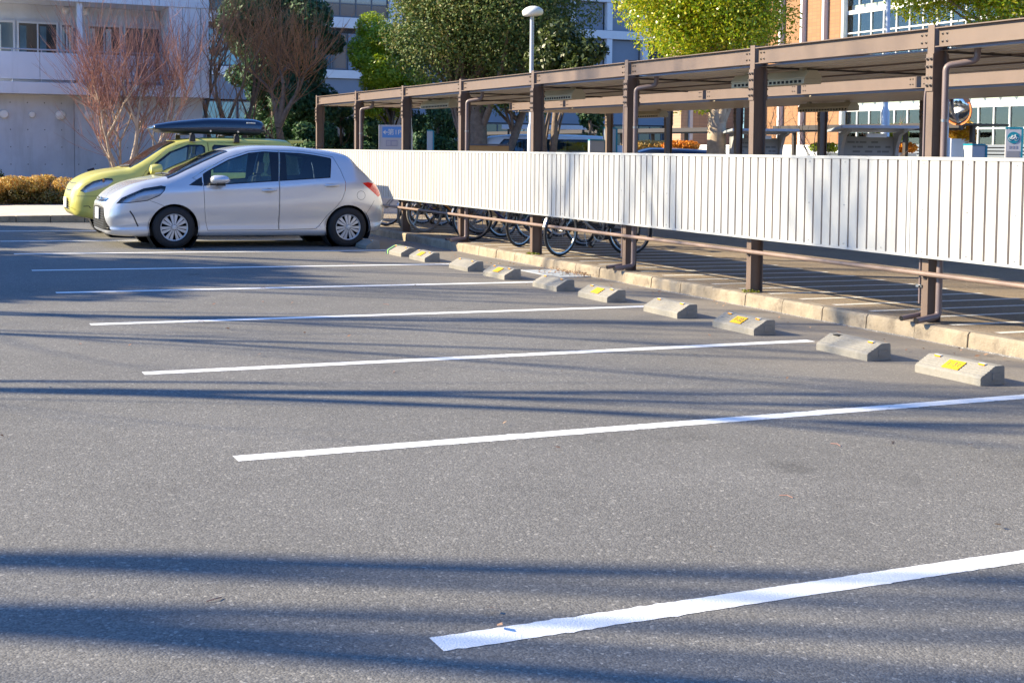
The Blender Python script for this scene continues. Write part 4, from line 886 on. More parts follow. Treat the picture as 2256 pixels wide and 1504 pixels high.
# ================================================================== BICYCLES
def bicycle(fx, fy, hd, steer, fcol, tyre, label, basket=True, case=None):
    """front wheel contact at (fx, fy); hd = heading of the frame in degrees."""
    t = thing('bicycle', label, 'bicycle', group='bicycles parked under the shelter')
    fm = mat('bicycle_paint', fcol, .3, .3, coat=.5); am = X_['alu']; r = .325
    tm = mat('bicycle_tyre', tyre, .8)
    def whl(T, par):
        e = bpy.data.objects.new('wheel', None); COL.objects.link(e); e.parent = par; e.matrix_local = T; e.empty_display_size = .2
        Q = Matrix.Rotation(math.pi / 2, 4, 'X'); mb = MB()
        mb.lathe([(r + .019 * math.cos(a), .019 * math.sin(a)) for a in np.linspace(0, 2 * np.pi, 9)[:-1]], 40, 0, Q, closed=True); mb.build('tyre', tm, e, smooth=60, recalc=False)
        mb = MB(); mb.lathe([(r - .018, -.012), (r - .018, .012), (r - .032, .008), (r - .032, -.008)], 40, 0, Q, closed=True); mb.lathe([(0, -.04), (.02, -.04), (.014, -.02), (.014, .02), (.02, .04), (0, .04)], 12, 0, Q); mb.build('rim', am, e, smooth=50)
        mb = MB()
        for k in range(24):
            a = 2 * math.pi * k / 24; b = a + (.35 if k % 2 else -.35); s = .03 if k % 4 < 2 else -.03
            mb.tube([(.018 * math.cos(b), s, .018 * math.sin(b)), ((r - .03) * math.cos(a), 0, (r - .03) * math.sin(a))], .0016, 3, cap=False)
        mb.build('spokes', am, e, recalc=False)
    def guard(a0, a1, par, T, m):
        mb = MB(); A = np.linspace(R(a0), R(a1), 16); n = len(A)
        for a in A:
            for (dr, w_) in ((.028, -.028), (.04, -.014), (.04, .014), (.028, .028)): mb.v.append((math.cos(a) * (r + dr), w_, math.sin(a) * (r + dr)))
        for i in range(n - 1):
            for k in range(3): mb.f.append((i * 4 + k, i * 4 + k + 1, i * 4 + 5 + k, i * 4 + 4 + k)); mb.m.append(0)
        o = mb.build('mudguard', m, par, recalc=False); o.matrix_local = T
    whl(Matrix.Translation((0, 0, r + .019)), t); guard(20, 200, t, Matrix.Translation((0, 0, r + .019)), am)
    bb = (.44, 0, .28); mb = MB()
    mb.tube([bb, (.30, 0, .80)], .016, 8); mb.tube([(.90, 0, .60), (.862, 0, .86)], .019, 8); mb.tube([(.30 + .02, 0, .62), (.55, 0, .50), (.885, 0, .70)], .014, 8); mb.tube([bb, (.62, 0, .40), (.895, 0, .63)], .018, 8)
    for s in (-1, 1): mb.tube([(.42, s * .03, .28), (0, s * .06, r + .019)], .01, 6); mb.tube([(.31, s * .015, .72), (0, s * .06, r + .019)], .008, 6)
    mb.build('frame', fm, t, smooth=60)
    mb = MB(); mb.tube([(.30, 0, .78), (.275, 0, .90)], .012, 8); mb.build('seat_post', am, t)
    mb = MB(); T = Matrix.Translation((.25, 0, .92)); mb.add([(-.13, -.09, 0), (-.13, .09, 0), (.02, .05, .01), (.14, .02, 0), (.14, -.02, 0), (.02, -.05, .01), (-.13, -.08, .05), (-.13, .08, .05), (.02, .04, .045), (.14, .012, .03), (.14, -.012, .03), (.02, -.04, .045)], [(0, 5, 4, 3, 2, 1), (6, 7, 8, 9, 10, 11)] + [(i, (i + 1) % 6, 6 + (i + 1) % 6, 6 + i) for i in range(6)], 0, T); mb.build('saddle', X_['black'], t, bevel=.01)
    Q = Matrix.Translation(bb) @ Matrix.Rotation(math.pi / 2, 4, 'X'); mb = MB(); mb.lathe([(.085, .05), (.09, .052), (.085, .054), (.07, .052)], 24, 0, Q, closed=True)
    for k in range(5): mb.box(.01, .08, -.007, .007, .05, .054, 0, Q @ Matrix.Rotation(k * 1.257, 4, 'Z'))
    mb.build('chainring', am, t)
    for s, a in ((-1, 2.2), (1, 2.2 + math.pi)): mb = MB(); mb.box(0, .17, -.011, .011, s * .065 - .006, s * .065 + .006, 0, Q @ Matrix.Rotation(a, 4, 'Z')); mb.box(.14, .20, -.035, .035, s * .105 - .032, s * .105 + .032, 1, Q @ Matrix.Rotation(a, 4, 'Z')); mb.build('crank', [am, X_['black']], t)
    mb = MB(); mb.prism([(-.06, -.055), (.44, -.10), (.55, -.02), (.47, .095), (-.04, .055), (-.09, 0)], lambda a, b: (a, -.075, .30 + b), lambda a, b: (a, -.055, .30 + b)); mb.build('chain_case', mat('chain_case', case or (.05, .05, .055), .45), t, bevel=.006)
    mb = MB(); mb.tube([(.0, .08, r), (.05, .12, .18), (.03, .17, .012)], .007, 6); mb.build('kickstand', am, t)
    mb = MB(); mb.box(-.22, .14, -.06, -.05, .76, .77); mb.box(-.22, .14, .05, .06, .76, .77); mb.box(-.22, -.21, -.06, .06, .76, .77); mb.box(-.03, -.02, -.06, .06, .76, .77); mb.tube([(-.16, .06, .765), (0, .07, r)], .005, 5); mb.tube([(-.16, -.06, .765), (0, -.07, r)], .005, 5); mb.build('carrier', am, t)
    f = bpy.data.objects.new('fork', None); COL.objects.link(f); f.parent = t; f.empty_display_size = .2
    ax = Vector((-.04, 0, .26)).normalized(); f.matrix_local = Matrix.Translation((.90, 0, .60)) @ Matrix.Rotation(R(steer), 4, ax)
    Mi = Matrix.Translation((-.90, 0, -.60)); hub = (1.085, 0, r + .019)
    mb = MB()
    for s in (-1, 1): mb.tube([(.905, s * .03, .62), (.95, s * .05, .52), (1.04, s * .055, .42), (hub[0], s * .055, hub[2])], .010, 6, T=Mi)
    mb.tube([(.905, -.04, .62), (.905, .04, .62)], .016, 8, T=Mi); mb.build('fork_blades', am, f)
    mb = MB(); mb.tube([(.862, 0, .86), (.85, 0, .98)], .012, 8, T=Mi); mb.tube([(.70, -.27, 1.0), (.80, -.2, 1.03), (.86, -.05, .99), (.86, .05, .99), (.80, .2, 1.03), (.70, .27, 1.0)], .011, 8, T=Mi); mb.build('handlebar', am, f)
    whl(Matrix.Translation((hub[0] - .90, 0, hub[2] - .60)), f); guard(10, 150, f, Matrix.Translation((hub[0] - .90, 0, hub[2] - .60)), am)
    if basket:
        mb = MB()
        for z in np.linspace(.66, .92, 6): 
            k = .12 + (z - .66) * .12; mb.tube([(1.0 - .02, -k, z), (1.22 + (z - .66) * .2, -k, z), (1.22 + (z - .66) * .2, k, z), (1.0 - .02, k, z), (1.0 - .02, -k, z)], .003, 4, T=Mi)
        for y in np.linspace(-.12, .12, 7): mb.tube([(1.22, y, .66), (1.27, y * 1.2, .92)], .0025, 4, T=Mi); mb.tube([(.98, y, .66), (.98, y * 1.2, .92)], .0025, 4, T=Mi); mb.tube([(.98, y, .66), (1.22, y, .66)], .0025, 4, T=Mi)
        mb.build('basket', am, f)
    h = R(hd); lx, ly = fx - 1.085 * math.cos(h), fy - 1.085 * math.sin(h)
    t.location = (lx, ly, gz(max(6.4, lx))); t.rotation_euler = (0, math.atan(S) * (-1 if math.cos(h) < 0 else 1), h)
blk, wht = (.03, .03, .032), (.30, .29, .27)
bicycle(6.62, 11.95, 178, 24, (.30, .32, .34), blk, 'silver bicycle, front wheel turned, between the two posts nearest the drain')
bicycle(6.88, 13.75, 176, 30, (.02, .02, .022), blk, 'black bicycle with its pale front wheel turned beside a post')
bicycle(8.30, 13.05, 275, 3, (.33, .35, .36), blk, 'grey bicycle standing lengthwise behind the post with two outlet pipes')
bicycle(6.72, 15.05, 184, -6, (.03, .035, .16), blk, 'navy bicycle right of the shaded twin outlet pipes')
bicycle(7.55, 15.75, 182, 10, (.30, .30, .32), blk, 'grey bicycle set back behind the navy one')
bicycle(6.74, 17.15, 180, 4, (.55, .22, .02), (.22, .21, .195), 'orange bicycle with pale worn tyres right of the shelter post')
bicycle(6.62, 17.75, 182, 34, (.10, .05, .22), wht, 'purple bicycle with its front wheel turned against a shelter post')
bicycle(7.5, 16.5, 180, -8, (.02, .10, .05), blk, 'dark green bicycle behind the orange one')
bicycle(6.75, 19.1, 181, 5, (.55, .28, .03), blk, 'yellow orange bicycle beside the rear bumper of the silver hatchback')
bicycle(7.7, 19.7, 180, 5, (.05, .05, .055), blk, 'black bicycle farthest back under the white fence')

# ================================================================== TREES AND PLANTS
def at(px, D):
    a = R(25.362) + math.atan((px - 1128) / 2862.7); return -1.4141 + D * math.sin(a), -3.5285 + D * math.cos(a)
def leaves(name, clumps, n, size, m, parent=None, rng=None, droop=.35, shell=.25, aspect=.5):
    g = rng or np.random.default_rng(1); C = np.array([c[:3] for c in clumps], float); Rr = np.array([c[3:6] for c in clumps], float)
    wts = (Rr.prod(1))**(2 / 3); wts /= wts.sum(); k = g.choice(len(C), n, p=wts)
    d = g.normal(size=(n, 3)); d /= np.linalg.norm(d, axis=1)[:, None]
    rad = 1 - np.abs(g.normal(0, shell, n)); rad = np.clip(rad, .05, 1.0) * g.uniform(.93, 1.07, n)
    p = C[k] + d * Rr[k] * rad[:, None]
    nrm = d * .7 + g.normal(0, .55, (n, 3)); nrm[:, 2] += .35; nrm /= np.linalg.norm(nrm, axis=1)[:, None]
    t = g.normal(size=(n, 3)); t[:, 2] -= droop; t -= nrm * (t * nrm).sum(1)[:, None]; t /= np.linalg.norm(t, axis=1)[:, None]; b = np.cross(nrm, t)
    s = size * g.uniform(.6, 1.25, n)[:, None]
    v = np.empty((n, 4, 3)); v[:, 0] = p - t * s; v[:, 1] = p + b * s * aspect - t * s * .1; v[:, 2] = p + t * s; v[:, 3] = p - b * s * aspect - t * s * .1
    me = bpy.data.meshes.new(name); me.vertices.add(n * 4); me.vertices.foreach_set('co', v.reshape(-1)); me.loops.add(n * 4); me.polygons.add(n)
    me.loops.foreach_set('vertex_index', np.arange(n * 4, dtype=np.int32)); me.polygons.foreach_set('loop_start', np.arange(0, n * 4, 4, dtype=np.int32))
    me.update(calc_edges=True); return link(name, me, m, parent)
def clumpset(rx, rz, zc, n, k=.38, seed=1, flat=1.0):
    r = random.Random(seed); out = []
    for i in range(n):
        while True:
            d = Vector((r.uniform(-1, 1), r.uniform(-1, 1), r.uniform(-1, 1)))
            if .15 < d.length < 1: break
        d = d.normalized() * (.45 + .5 * r.random()**.5) if r.random() < .8 else d * .6
        s = k * r.uniform(.65, 1.25); out.append((d.x * rx * (1 - k * .4), d.y * rx * (1 - k * .4), zc + d.z * rz * (1 - k * .4), rx * s, rx * s, rx * s * flat * r.uniform(.7, 1)))
    return out
def limb(mb, p0, p1, r0, r1, rnd, sag=.12, n=6):
    p0, p1 = Vector(p0), Vector(p1); pts = []; L = (p1 - p0).length
    w_ = Vector((rnd.uniform(-1, 1), rnd.uniform(-1, 1), rnd.uniform(-.3, .6))) * L * sag
    for i in range(n + 1):
        t = i / n; pts.append(p0.lerp(p1, t) + w_ * math.sin(math.pi * t))
    mb.tube(pts, [r0 + (r1 - r0) * i / n for i in range(n + 1)], 9, cap=False)
def evergreen(name, label, x, y, zc, rx, rz, nleaf, lsize, lm, stems, seed, group=None, ncl=34, k=.38, cat='tree', bark='bark', off=(0, 0), extra=()):
    r = random.Random(seed); t = thing(name, label, cat, (x, y, gz(x) if y < 27 or x > 6 else .1), 0, group)
    cl = [(c[0] + off[0], c[1] + off[1]) + c[2:] for c in clumpset(rx, rz, zc, ncl, k, seed)] + list(extra)
    mb = MB()
    for (bx, by, tx, ty, tz, r0, r1) in stems:
        limb(mb, (bx, by, -.15), (tx, ty, tz), r0, r1, r, .04, 10); limb(mb, (tx, ty, tz), (tx * .6 + off[0] * .4, ty * .6, min(zc + rz * .5, tz + 2.5)), r1, r1 * .3, r, .05)
    mb.tube([(0, 0, -.12), (0, 0, .05), (0, 0, .3)], [stems[0][5] * 1.5, stems[0][5] * 1.25, stems[0][5]], 12)
    for c in cl[::2]:
        s = stems[r.randrange(len(stems))]; h = r.uniform(.55, 1.15); limb(mb, (s[0] + (s[2] - s[0]) * min(1, h), s[1] + (s[3] - s[1]) * min(1, h), s[4] * min(h, 1)), c[:3], s[6] * .5, .012, r)
    mb.build('trunk', X_[bark], t, smooth=60)
    leaves('crown', cl, nleaf, lsize, lm, t, np.random.default_rng(seed)); return t
G_dark = leafmat('dark_evergreen_leaf', [(.05, .10, .028), (.10, .165, .036), (.16, .20, .045), (.22, .18, .06)], .3, .62)
G_deep = leafmat('blue_green_conifer_leaf', [(.03, .085, .04), (.055, .13, .05), (.09, .17, .055)], .25, .6)
G_lit = leafmat('glossy_yellow_green_leaf', [(.14, .26, .008), (.29, .40, .012), (.46, .48, .018), (.54, .42, .04)], .4, .28)
G_lime = leafmat('lime_leaf', [(.18, .28, .01), (.32, .42, .015), (.46, .48, .03)], .4, .35)
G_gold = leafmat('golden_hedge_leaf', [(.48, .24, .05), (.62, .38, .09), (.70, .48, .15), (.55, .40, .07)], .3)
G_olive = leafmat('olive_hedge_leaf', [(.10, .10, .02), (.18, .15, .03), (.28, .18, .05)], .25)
x, y = at(1060, 34)
evergreen('camphor_tree', 'big dark evergreen with three leaning stems behind the lamp post', x, y, 5.6, 2.75, 3.2, 150000, .047, G_dark, [(0, 0, -.05, .1, 3.2, .30, .2), (-.2, .1, -.65, .3, 3.0, .16, .10), (.25, -.1, 1.15, -.3, 2.7, .15, .09)], 4, ncl=80, k=.38, off=(.3, .1))
x, y = at(862, 44)
evergreen('camphor_tree', 'lime green sunlit tree left of the big dark evergreen', x, y, 4.15, 1.45, 2.15, 50000, .058, G_lime, [(0, 0, .05, 0, 2.6, .13, .08)], 8, ncl=34, k=.36)
x, y = at(1580, 28)
evergreen('camphor_tree', 'sunlit yellow green tree with a thick bark trunk between shelter posts', x, y, 5.35, 2.2, 2.4, 115000, .042, G_lit, [(0, 0, .02, 0, 3.4, .24, .17)], 12, ncl=60, k=.40, off=(-.25, .1), bark='bark_pale', extra=[(-.35, .1, 2.55, .22, .2, .28), (-.8, .5, 2.6, .3, .3, .3), (.9, .2, 2.75, .45, .3, .22)])
x, y = at(2300, 30)
evergreen('camphor_tree', 'yellow green tree over the shelter roof in the top corner', x, y, 6.0, 2.0, 2.0, 70000, .046, G_lit, [(0, 0, 0, 0, 4.4, .2, .13)], 15, ncl=40, k=.38, bark='bark_pale', off=(-1.15, .75))
x, y = at(612, 45)
evergreen('evergreen_tree', 'tall dark green tree behind the bare brown branches', x, y, 5.0, 2.25, 4.4, 70000, .085, G_deep, [(0, 0, .1, 0, 4.5, .2, .1), (.1, .1, .7, .2, 7, .12, .06), (-.1, 0, -.4, 0, 6.5, .12, .05)], 21, ncl=50, k=.30)
for i, (px, D, h, rr, lb) in enumerate(((752, 46, 3.9, .8, 'dark conifer left of the lime green tree'), (700, 43, 2.6, .9, 'low dark shrubby tree beside the first shelter post'), (812, 48, 3.4, .8, 'dark conifer seen between the first two shelter posts'), (965, 44, 3.7, 1.1, 'dark conifer behind the cream strip light'), (1300, 42, 4.0, .9, 'dark narrow conifer right of the lamp post'), (915, 50, 3.2, 1.0, 'dark conifer behind the thin lamp post'))):
    x, y = at(px, D); evergreen('conifer', lb, x, y, h * .55, rr, h * .48, 9000, .08, G_deep, [(0, 0, 0, 0, h * .6, .09, .04)], 30 + i, 'dark conifers in front of the white building', 16, .42)
x, y = at(1212, 31)
evergreen('evergreen_tree', 'small forked dark tree just right of the lamp post', x, y, 3.6, .95, 1.1, 9000, .075, leafmat('mid_green_leaf', [(.03, .055, .015), (.07, .10, .02), (.10, .12, .03)], .2), [(0, 0, -.25, 0, 2.4, .15, .07), (.05, 0, .2, .1, 2.5, .13, .07)], 44, ncl=18, k=.42, off=(.35, 0))
# bare trees
def bare_tree(name, label, x, y, z, stems, seed, bark, twig, shoots=22, slen=1.5, group=None, hub=(1.6, 3.0), spread=.5, r0=.05, levels=2, lean=(0, 0), twr=.006, foot=.12, pos=None):
    r = random.Random(seed); t = thing(name, label, 'tree', (x, y, z), 0, group); big = MB(); tw = MB()
    def shoot(p, d, L, rad):
        d = d.normalized(); pts = [p]; k = 5; b = Vector((r.uniform(-1, 1), r.uniform(-1, 1), 0)) * .12
        for i in range(k):
            d = (d + Vector((0, 0, .10)) + b * .3 + Vector((r.uniform(-1, 1), r.uniform(-1, 1), r.uniform(-1, 1))) * .07).normalized(); pts.append(pts[-1] + d * L / k)
        tw.tube(pts, [rad * (1 - .8 * i / k) for i in range(k + 1)], 4, cap=False)
        for i in (2, 3, 4):
            if r.random() < .65:
                q = (d + Vector((r.uniform(-1, 1), r.uniform(-1, 1), r.uniform(-.2, 1))) * .7).normalized(); l2 = L * r.uniform(.2, .42); m_ = pts[i] + q * l2 * .5; tw.tube([pts[i], m_, m_ + (q + Vector((0, 0, .3))).normalized() * l2 * .5], [rad * .55, rad * .4, rad * .15], 3, cap=False)
    def branch(p, d, L, rad, lev):
        k = 6; pts = [p]; d = d.normalized()
        for i in range(k):
            d = (d + Vector((r.uniform(-1, 1), r.uniform(-1, 1), r.uniform(-.2, .9))) * .13).normalized(); pts.append(pts[-1] + d * L / k)
        big.tube(pts, [rad * (1 - .55 * i / k) for i in range(k + 1)], 8, cap=False); e = rad * .45
        if lev > 0:
            for q in range(r.choice((2, 3))):
                dd = (d + Vector((r.uniform(-1, 1), r.uniform(-1, 1), r.uniform(-.1, .6))) * spread * 1.3).normalized(); branch(pts[-1], dd, L * r.uniform(.45, .75), e * 1.15, lev - 1)
            for i in (3, 4, 5):
                if r.random() < .7: branch(pts[i], (d + Vector((r.uniform(-1, 1), r.uniform(-1, 1), r.uniform(-.3, .4))) * spread * 1.6).normalized(), L * r.uniform(.3, .5), e * .7, 0)
        else:
            for q in range(shoots):
                i = r.choice((2, 3, 4, 5, 6, 6, 6)); a = Vector((r.uniform(-1, 1), r.uniform(-1, 1), r.uniform(-.15, 1.5))); shoot(pts[i], (d * .5 + a).normalized(), slen * r.uniform(.5, 1.15), twr * r.uniform(.7, 1.3))
    for i in range(stems):
        a = 2 * math.pi * (i + r.uniform(-.3, .3)) / stems; k = spread * r.uniform(.4, 1.0) if stems > 1 else .04
        if pos: branch(Vector((pos[i][0], pos[i][1], -.1)), Vector((r.uniform(-.04, .04), r.uniform(-.03, .03), 1)), r.uniform(*hub), r0 * r.uniform(.85, 1.2), levels); continue
        branch(Vector((math.cos(a) * foot * (stems > 1), math.sin(a) * foot * (stems > 1), -.1)), Vector((math.cos(a) * k + lean[0], math.sin(a) * k + lean[1], 1)), r.uniform(*hub), r0 * r.uniform(.8, 1.2), levels)
    big.build('trunk', X_[bark], t, smooth=60, recalc=False); tw.build('crown', X_[twig], t, recalc=False); return t
bare_tree('bare_tree', 'reddish bare tree with many slim stems before the concrete building', 3.75, 29.6, .12, 7, 5, 'bark_pale', 'bark_red', 8, 1.9, hub=(1.4, 2.0), spread=.62, r0=.062, levels=2, twr=.0068)
bare_tree('bare_tree', 'brown bare tree right beside the concrete building corner', 7.0, 33.6, .1, 3, 17, 'bark', 'twig_br', 7, 2.0, hub=(2.2, 2.8), spread=.40, r0=.12, levels=2, twr=.009)
bare_tree('bare_tree', 'brown bare tree with the thick trunk behind the yellow wagon tail', 8.35, 31.4, .05, 1, 23, 'bark', 'twig_br', 5, 1.9, hub=(2.0, 2.1), spread=.75, r0=.17, levels=3, twr=.009)
for px, D, lb, sd in ((1845, 33, 'thin bare tree in front of the brick wall beside the glazing', 3), (1668, 34, 'thin bare tree at the left end of the brick wall', 9)):
    x, y = at(px, D); bare_tree('bare_tree', lb, x, y, -.1, 4, sd, 'bark', 'twig_br', 4, .9, hub=(1.2, 1.6), spread=.45, r0=.022, levels=1, twr=.006)
def hedge(name, label, x0, x1, y0, y1, z0, z1, parts, seed=1, cat='hedge'):
    t = thing(name, label, cat, ((x0 + x1) / 2, (y0 + y1) / 2, z0)); g = np.random.default_rng(seed)
    xc, yc = (x0 + x1) / 2, (y0 + y1) / 2
    mb = MB(); r = random.Random(seed)
    for i in range(int((x1 - x0) * 9)):
        bx = r.uniform(x0, x1) - xc; by = r.uniform(y0 + .15, y1 - .15) - yc; mb.tube([(bx, by, -.03), (bx + r.uniform(-.1, .1), by + r.uniform(-.1, .1), (z1 - z0) * .8)], .008, 4)
    mb.build('stems', X_['bark'], t, recalc=False)
    for nm, a, b, n, m, s in parts:
        cl = []
        k = max(4, int((x1 - x0) * 5))
        for i in range(k * 3):
            q = .2 * r.uniform(.7, 1.3); cl.append((r.uniform(x0 + q, x1 - q) - xc, r.uniform(y0 + q, y1 - q) - yc, a + r.uniform(.25, .75) * (b - a), q * 1.2, q, (b - a) * .55))
        leaves(nm, cl, n, s, m, t, g, .1, .2)
    return t
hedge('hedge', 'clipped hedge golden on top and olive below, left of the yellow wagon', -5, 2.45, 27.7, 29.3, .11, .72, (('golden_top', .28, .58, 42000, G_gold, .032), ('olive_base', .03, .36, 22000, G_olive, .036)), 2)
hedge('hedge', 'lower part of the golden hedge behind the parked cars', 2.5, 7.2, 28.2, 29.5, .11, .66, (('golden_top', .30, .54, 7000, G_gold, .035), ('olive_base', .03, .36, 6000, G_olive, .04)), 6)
t = thing('shrub', 'dark green clipped shrub at the left edge before the concrete wall', 'shrub', (.45, 30.2, .15))
leaves('foliage', [(0, 0, .45, .55, .45, .42), (-.2, .1, .5, .5, .45, .38), (.1, 0, .25, .48, .4, .28)], 9000, .035, leafmat('clipped_green_leaf', [(.01, .03, .008), (.03, .07, .015), (.05, .09, .02)], .1), t)
MB().tube([(0, 0, -.05), (0, 0, .4)], .03, 6).build('stems', X_['bark'], t)
t = thing('plant_marker', 'small black tilted plant marker on a stake in the hedge', 'sign', (2.86, 29.1, .15))
MB().tube([(0, 0, 0), (0, 0, .66)], .012, 6).build('stake', X_['bark_pale'], t); mb = MB(); mb.box(-.085, .085, -.008, .008, -.055, .055, 0, Matrix.Translation((-.01, -.02, .70)) @ Matrix.Rotation(R(-35), 4, 'X') @ Matrix.Rotation(R(-20), 4, 'Y')); mb.build('board', X_['black'], t)
for (yy, n_, lb) in ((12.27, 260, 'green moss and weeds round the foot of the post beside the turned bicycle wheel'), (7.30, 160, 'yellowish weed tuft at the foot of the post opposite plate 1-32')):
    t = thing('weed_tuft', lb, 'weeds', (6.40, yy, .026)); leaves('blades', [(-.02, 0, .01, .07, .10, .02), (.02, -.07, .01, .05, .05, .015)], n_, .014, leafmat('weed_leaf', [(.12, .16, .01), (.3, .28, .02)], .2), t)
# off-camera neighbours that throw the long shadows over the lot
bare_tree('bare_tree', 'tall bare tree left of the lot, its trunk shadow crossing the nearest stalls', -7.2, 8.15, .1, 1, 31, 'bark', 'twig_br', 4, 1.8, hub=(3.6, 3.8), spread=.34, r0=.18, levels=3, twr=.010)
bare_tree('bare_tree', 'tall slender bare tree left of the lot whose shadow bars the white fence', -7.3, 19.2, .1, 2, 61, 'bark', 'twig_br', 4, 2.0, hub=(5.0, 5.6), spread=.10, r0=.10, levels=2, twr=.012)
bare_tree('bare_tree', 'forked bare tree left of the lot, shading the foreground asphalt', -11, 6.12, .1, 3, 37, 'bark', 'twig_br', 3, 1.3, hub=(4.6, 5.2), spread=.14, r0=.125, levels=2, pos=((.1, .34), (-.1, .0), (0, -.32)))
bare_tree('bare_tree', 'slender bare tree left of the lot, shading the middle stalls', -7.4, 11.6, .1, 3, 41, 'bark', 'twig_br', 5, 2.0, hub=(4.2, 5.0), spread=.22, r0=.085, levels=2, twr=.012)
bare_tree('bare_tree', 'bare tree beside the dense evergreen left of the lot', -7.6, 15.6, .1, 2, 47, 'bark', 'twig_br', 4, 2.0, hub=(4.4, 5.2), spread=.16, r0=.10, levels=2, twr=.012)
evergreen('evergreen_tree', 'dense broad evergreen left of the lot that shades the far stalls', -10.4, 17.5, 4.2, 3.0, 3.0, 30000, .2, G_dark, [(0, 0, .2, 0, 4, .3, .2)], 52, ncl=60, k=.4)
evergreen('evergreen_tree', 'smaller round evergreen left of the lot that shades the stall before the silver car', -9.75, 23.6, 3.6, 3.0, 2.6, 24000, .2, G_dark, [(0, 0, .1, 0, 2.2, .2, .12)], 57, ncl=40, k=.42)
# ================================================================== BUILDINGS
def part(name, boxes, m, parent, o=(0, 0, 0), bevel=0):
    mb = MB()
    for b in boxes: mb.box(b[0] - o[0], b[1] - o[0], b[2] - o[1], b[3] - o[1], b[4] - o[2], b[5] - o[2])
    return mb.build(name, m, parent, bevel=bevel)
X_['win_dk'] = mat('dark_window_glass', (.02, .028, .035), .06, spec=.8)
X_['win_sky'] = mat('reflecting_window_glass', (.16, .22, .26), .05, .55)
X_['frame_w'] = mat('white_window_frame', (.58, .58, .58), .5)
X_['frame_g'] = mat('grey_window_frame', (.10, .11, .13), .5)
X_['curtain'] = mat('pale_curtain', (.60, .62, .55), .9, var=.12, vscale=6)
X_['curtain_b'] = mat('blue_green_curtain', (.10, .16, .19), .9, var=.2, vscale=5)
X_['tube_lit'] = mat('lit_ceiling_tube', (.9, .9, .85), .4)
X_['lampdisc'] = mat('round_wall_lamp', (.80, .80, .78), .4)
# concrete building on the left
o = (2.6, 32, 0); b = thing('concrete_building', 'grey concrete building with round wall lamps and a balcony on the left', 'building', o)
P_ = lambda name, bx, m, par=None, bev=0: part(name, bx, m, par or b, o, bev)
P_('lower_wall', [(-1, 6.25, 32.5, 39, -.2, 2.76)], X_['conc'])
P_('balcony_slab', [(-1, 6.326, 32.0, 39, 2.765, 3.06)], X_['conc2'], bev=.01)
P_('upper_wall', [(-1, 5.25, 33.3, 39, 3.065, 5.165)], X_['conc'])
P_('end_wall', [(5.27, 6.32, 32.03, 39, 3.065, 5.165)], X_['conc2'])
P_('top_storey', [(-1, 6.326, 32.0, 39, 5.17, 8.6)], X_['conc2'])
for (x0, x1) in ((-1, .55), (.56, 1.99), (2.0, 3.42), (3.43, 4.9)): P_('parapet_panel', [(x0, x1, 32.05, 32.09, 3.14, 3.83)], X_['conc2'])
mb = MB(); mb.tube([(-3.6, .07, 3.90), (2.3, .07, 3.90)], .02, 8)
for x in np.arange(-3.4, 2.4, .71): mb.tube([(x, .07, 3.06), (x, .07, 3.9)], .012, 6)
mb.build('handrail', X_['galv'], b)
P_('column', [(2.93, 3.06, 32.1, 32.24, 3.065, 5.165)], X_['conc2'])
P_('downpipe', [(2.84, 2.90, 32.16, 32.22, 3.065, 4.5)], X_['frame_g'])
P_('panel_joint', [(2.87, 2.882, 32.496, 32.5, 0, 2.76), (5.62, 5.628, 32.026, 32.03, 3.07, 5.16), (6.1, 6.112, 32.026, 32.03, 3.07, 5.16), (5.0, 5.012, 31.997, 32.0, 5.2, 6)], X_['frame_g'])
mb = MB()
for i in range(18):
    for z in (.95, 1.40, 1.85, 2.55): mb.lathe([(.016, 0), (.014, .002), (0, .002)], 8, 0, Matrix.Translation((-3.4 + i * .42, .499, z)) @ Matrix.Rotation(math.pi / 2, 4, 'X'))
mb.build('tie_holes', X_['frame_g'], b)
wx = lambda px: -1.414 + (1.0 + px * .01153 + 1.414) * 1.034
for i, (a, c, m2) in enumerate(((-130, -66, 'curtain_b'), (-62, 35, 'curtain'), (39, 126, 'curtain_b'), (130, 158, 'curtain'), (188, 262, 'curtain'), (268, 352, 'win_dk'))):
    x0, x1 = wx(a), wx(c); f = P_('window', [(x0, x1, 33.24, 33.3, 4.66, 4.72), (x0, x1, 33.24, 33.3, 3.2, 3.26), (x0, x0 + .05, 33.24, 33.3, 3.26, 4.66), (x1 - .05, x1, 33.24, 33.3, 3.26, 4.66), ((x0 + x1) / 2 - .02, (x0 + x1) / 2 + .02, 33.25, 33.3, 3.26, 4.66)], X_['frame_w'])
    P_('pane', [(x0 + .05, x1 - .05, 33.27, 33.285, 3.26, 4.66)], X_['win_dk'] if i % 2 == 0 or i == 5 else X_['win_sky'], f)
    P_('curtain', [(x0 + .05 + (x1 - x0) * q, x0 + .05 + (x1 - x0) * (q + .16), 33.262, 33.2695, 3.3, 4.6) for q in ((.02, .5) if i != 5 else (.1,))], X_[m2] if m2 != 'win_dk' else X_['bark'], f)
for x, r_ in ((1.15, .11), (1.83, .08), (2.53, .125), (3.24, .12), (3.965, .11), (4.65, .1), (.45, .1)):
    mb = MB(); mb.lathe([(r_, 0), (r_, .05), (r_ * .85, .075), (0, .085)], 28, 0, Matrix.Translation((x - 2.6, .5, 2.24)) @ Matrix.Rotation(math.pi / 2, 4, 'X')); mb.build('wall_lamp', X_['lampdisc'], b, smooth=50)
for x in (2.78, 3.30):
    mb = MB(); mb.lathe([(.095, 0), (.095, .05), (.08, .07), (0, .08)], 28, 0, Matrix.Translation((x - 2.6, 1.3, 5.04)) @ Matrix.Rotation(math.pi / 2, 4, 'X')); mb.build('wall_lamp', X_['lampdisc'], b, smooth=50)
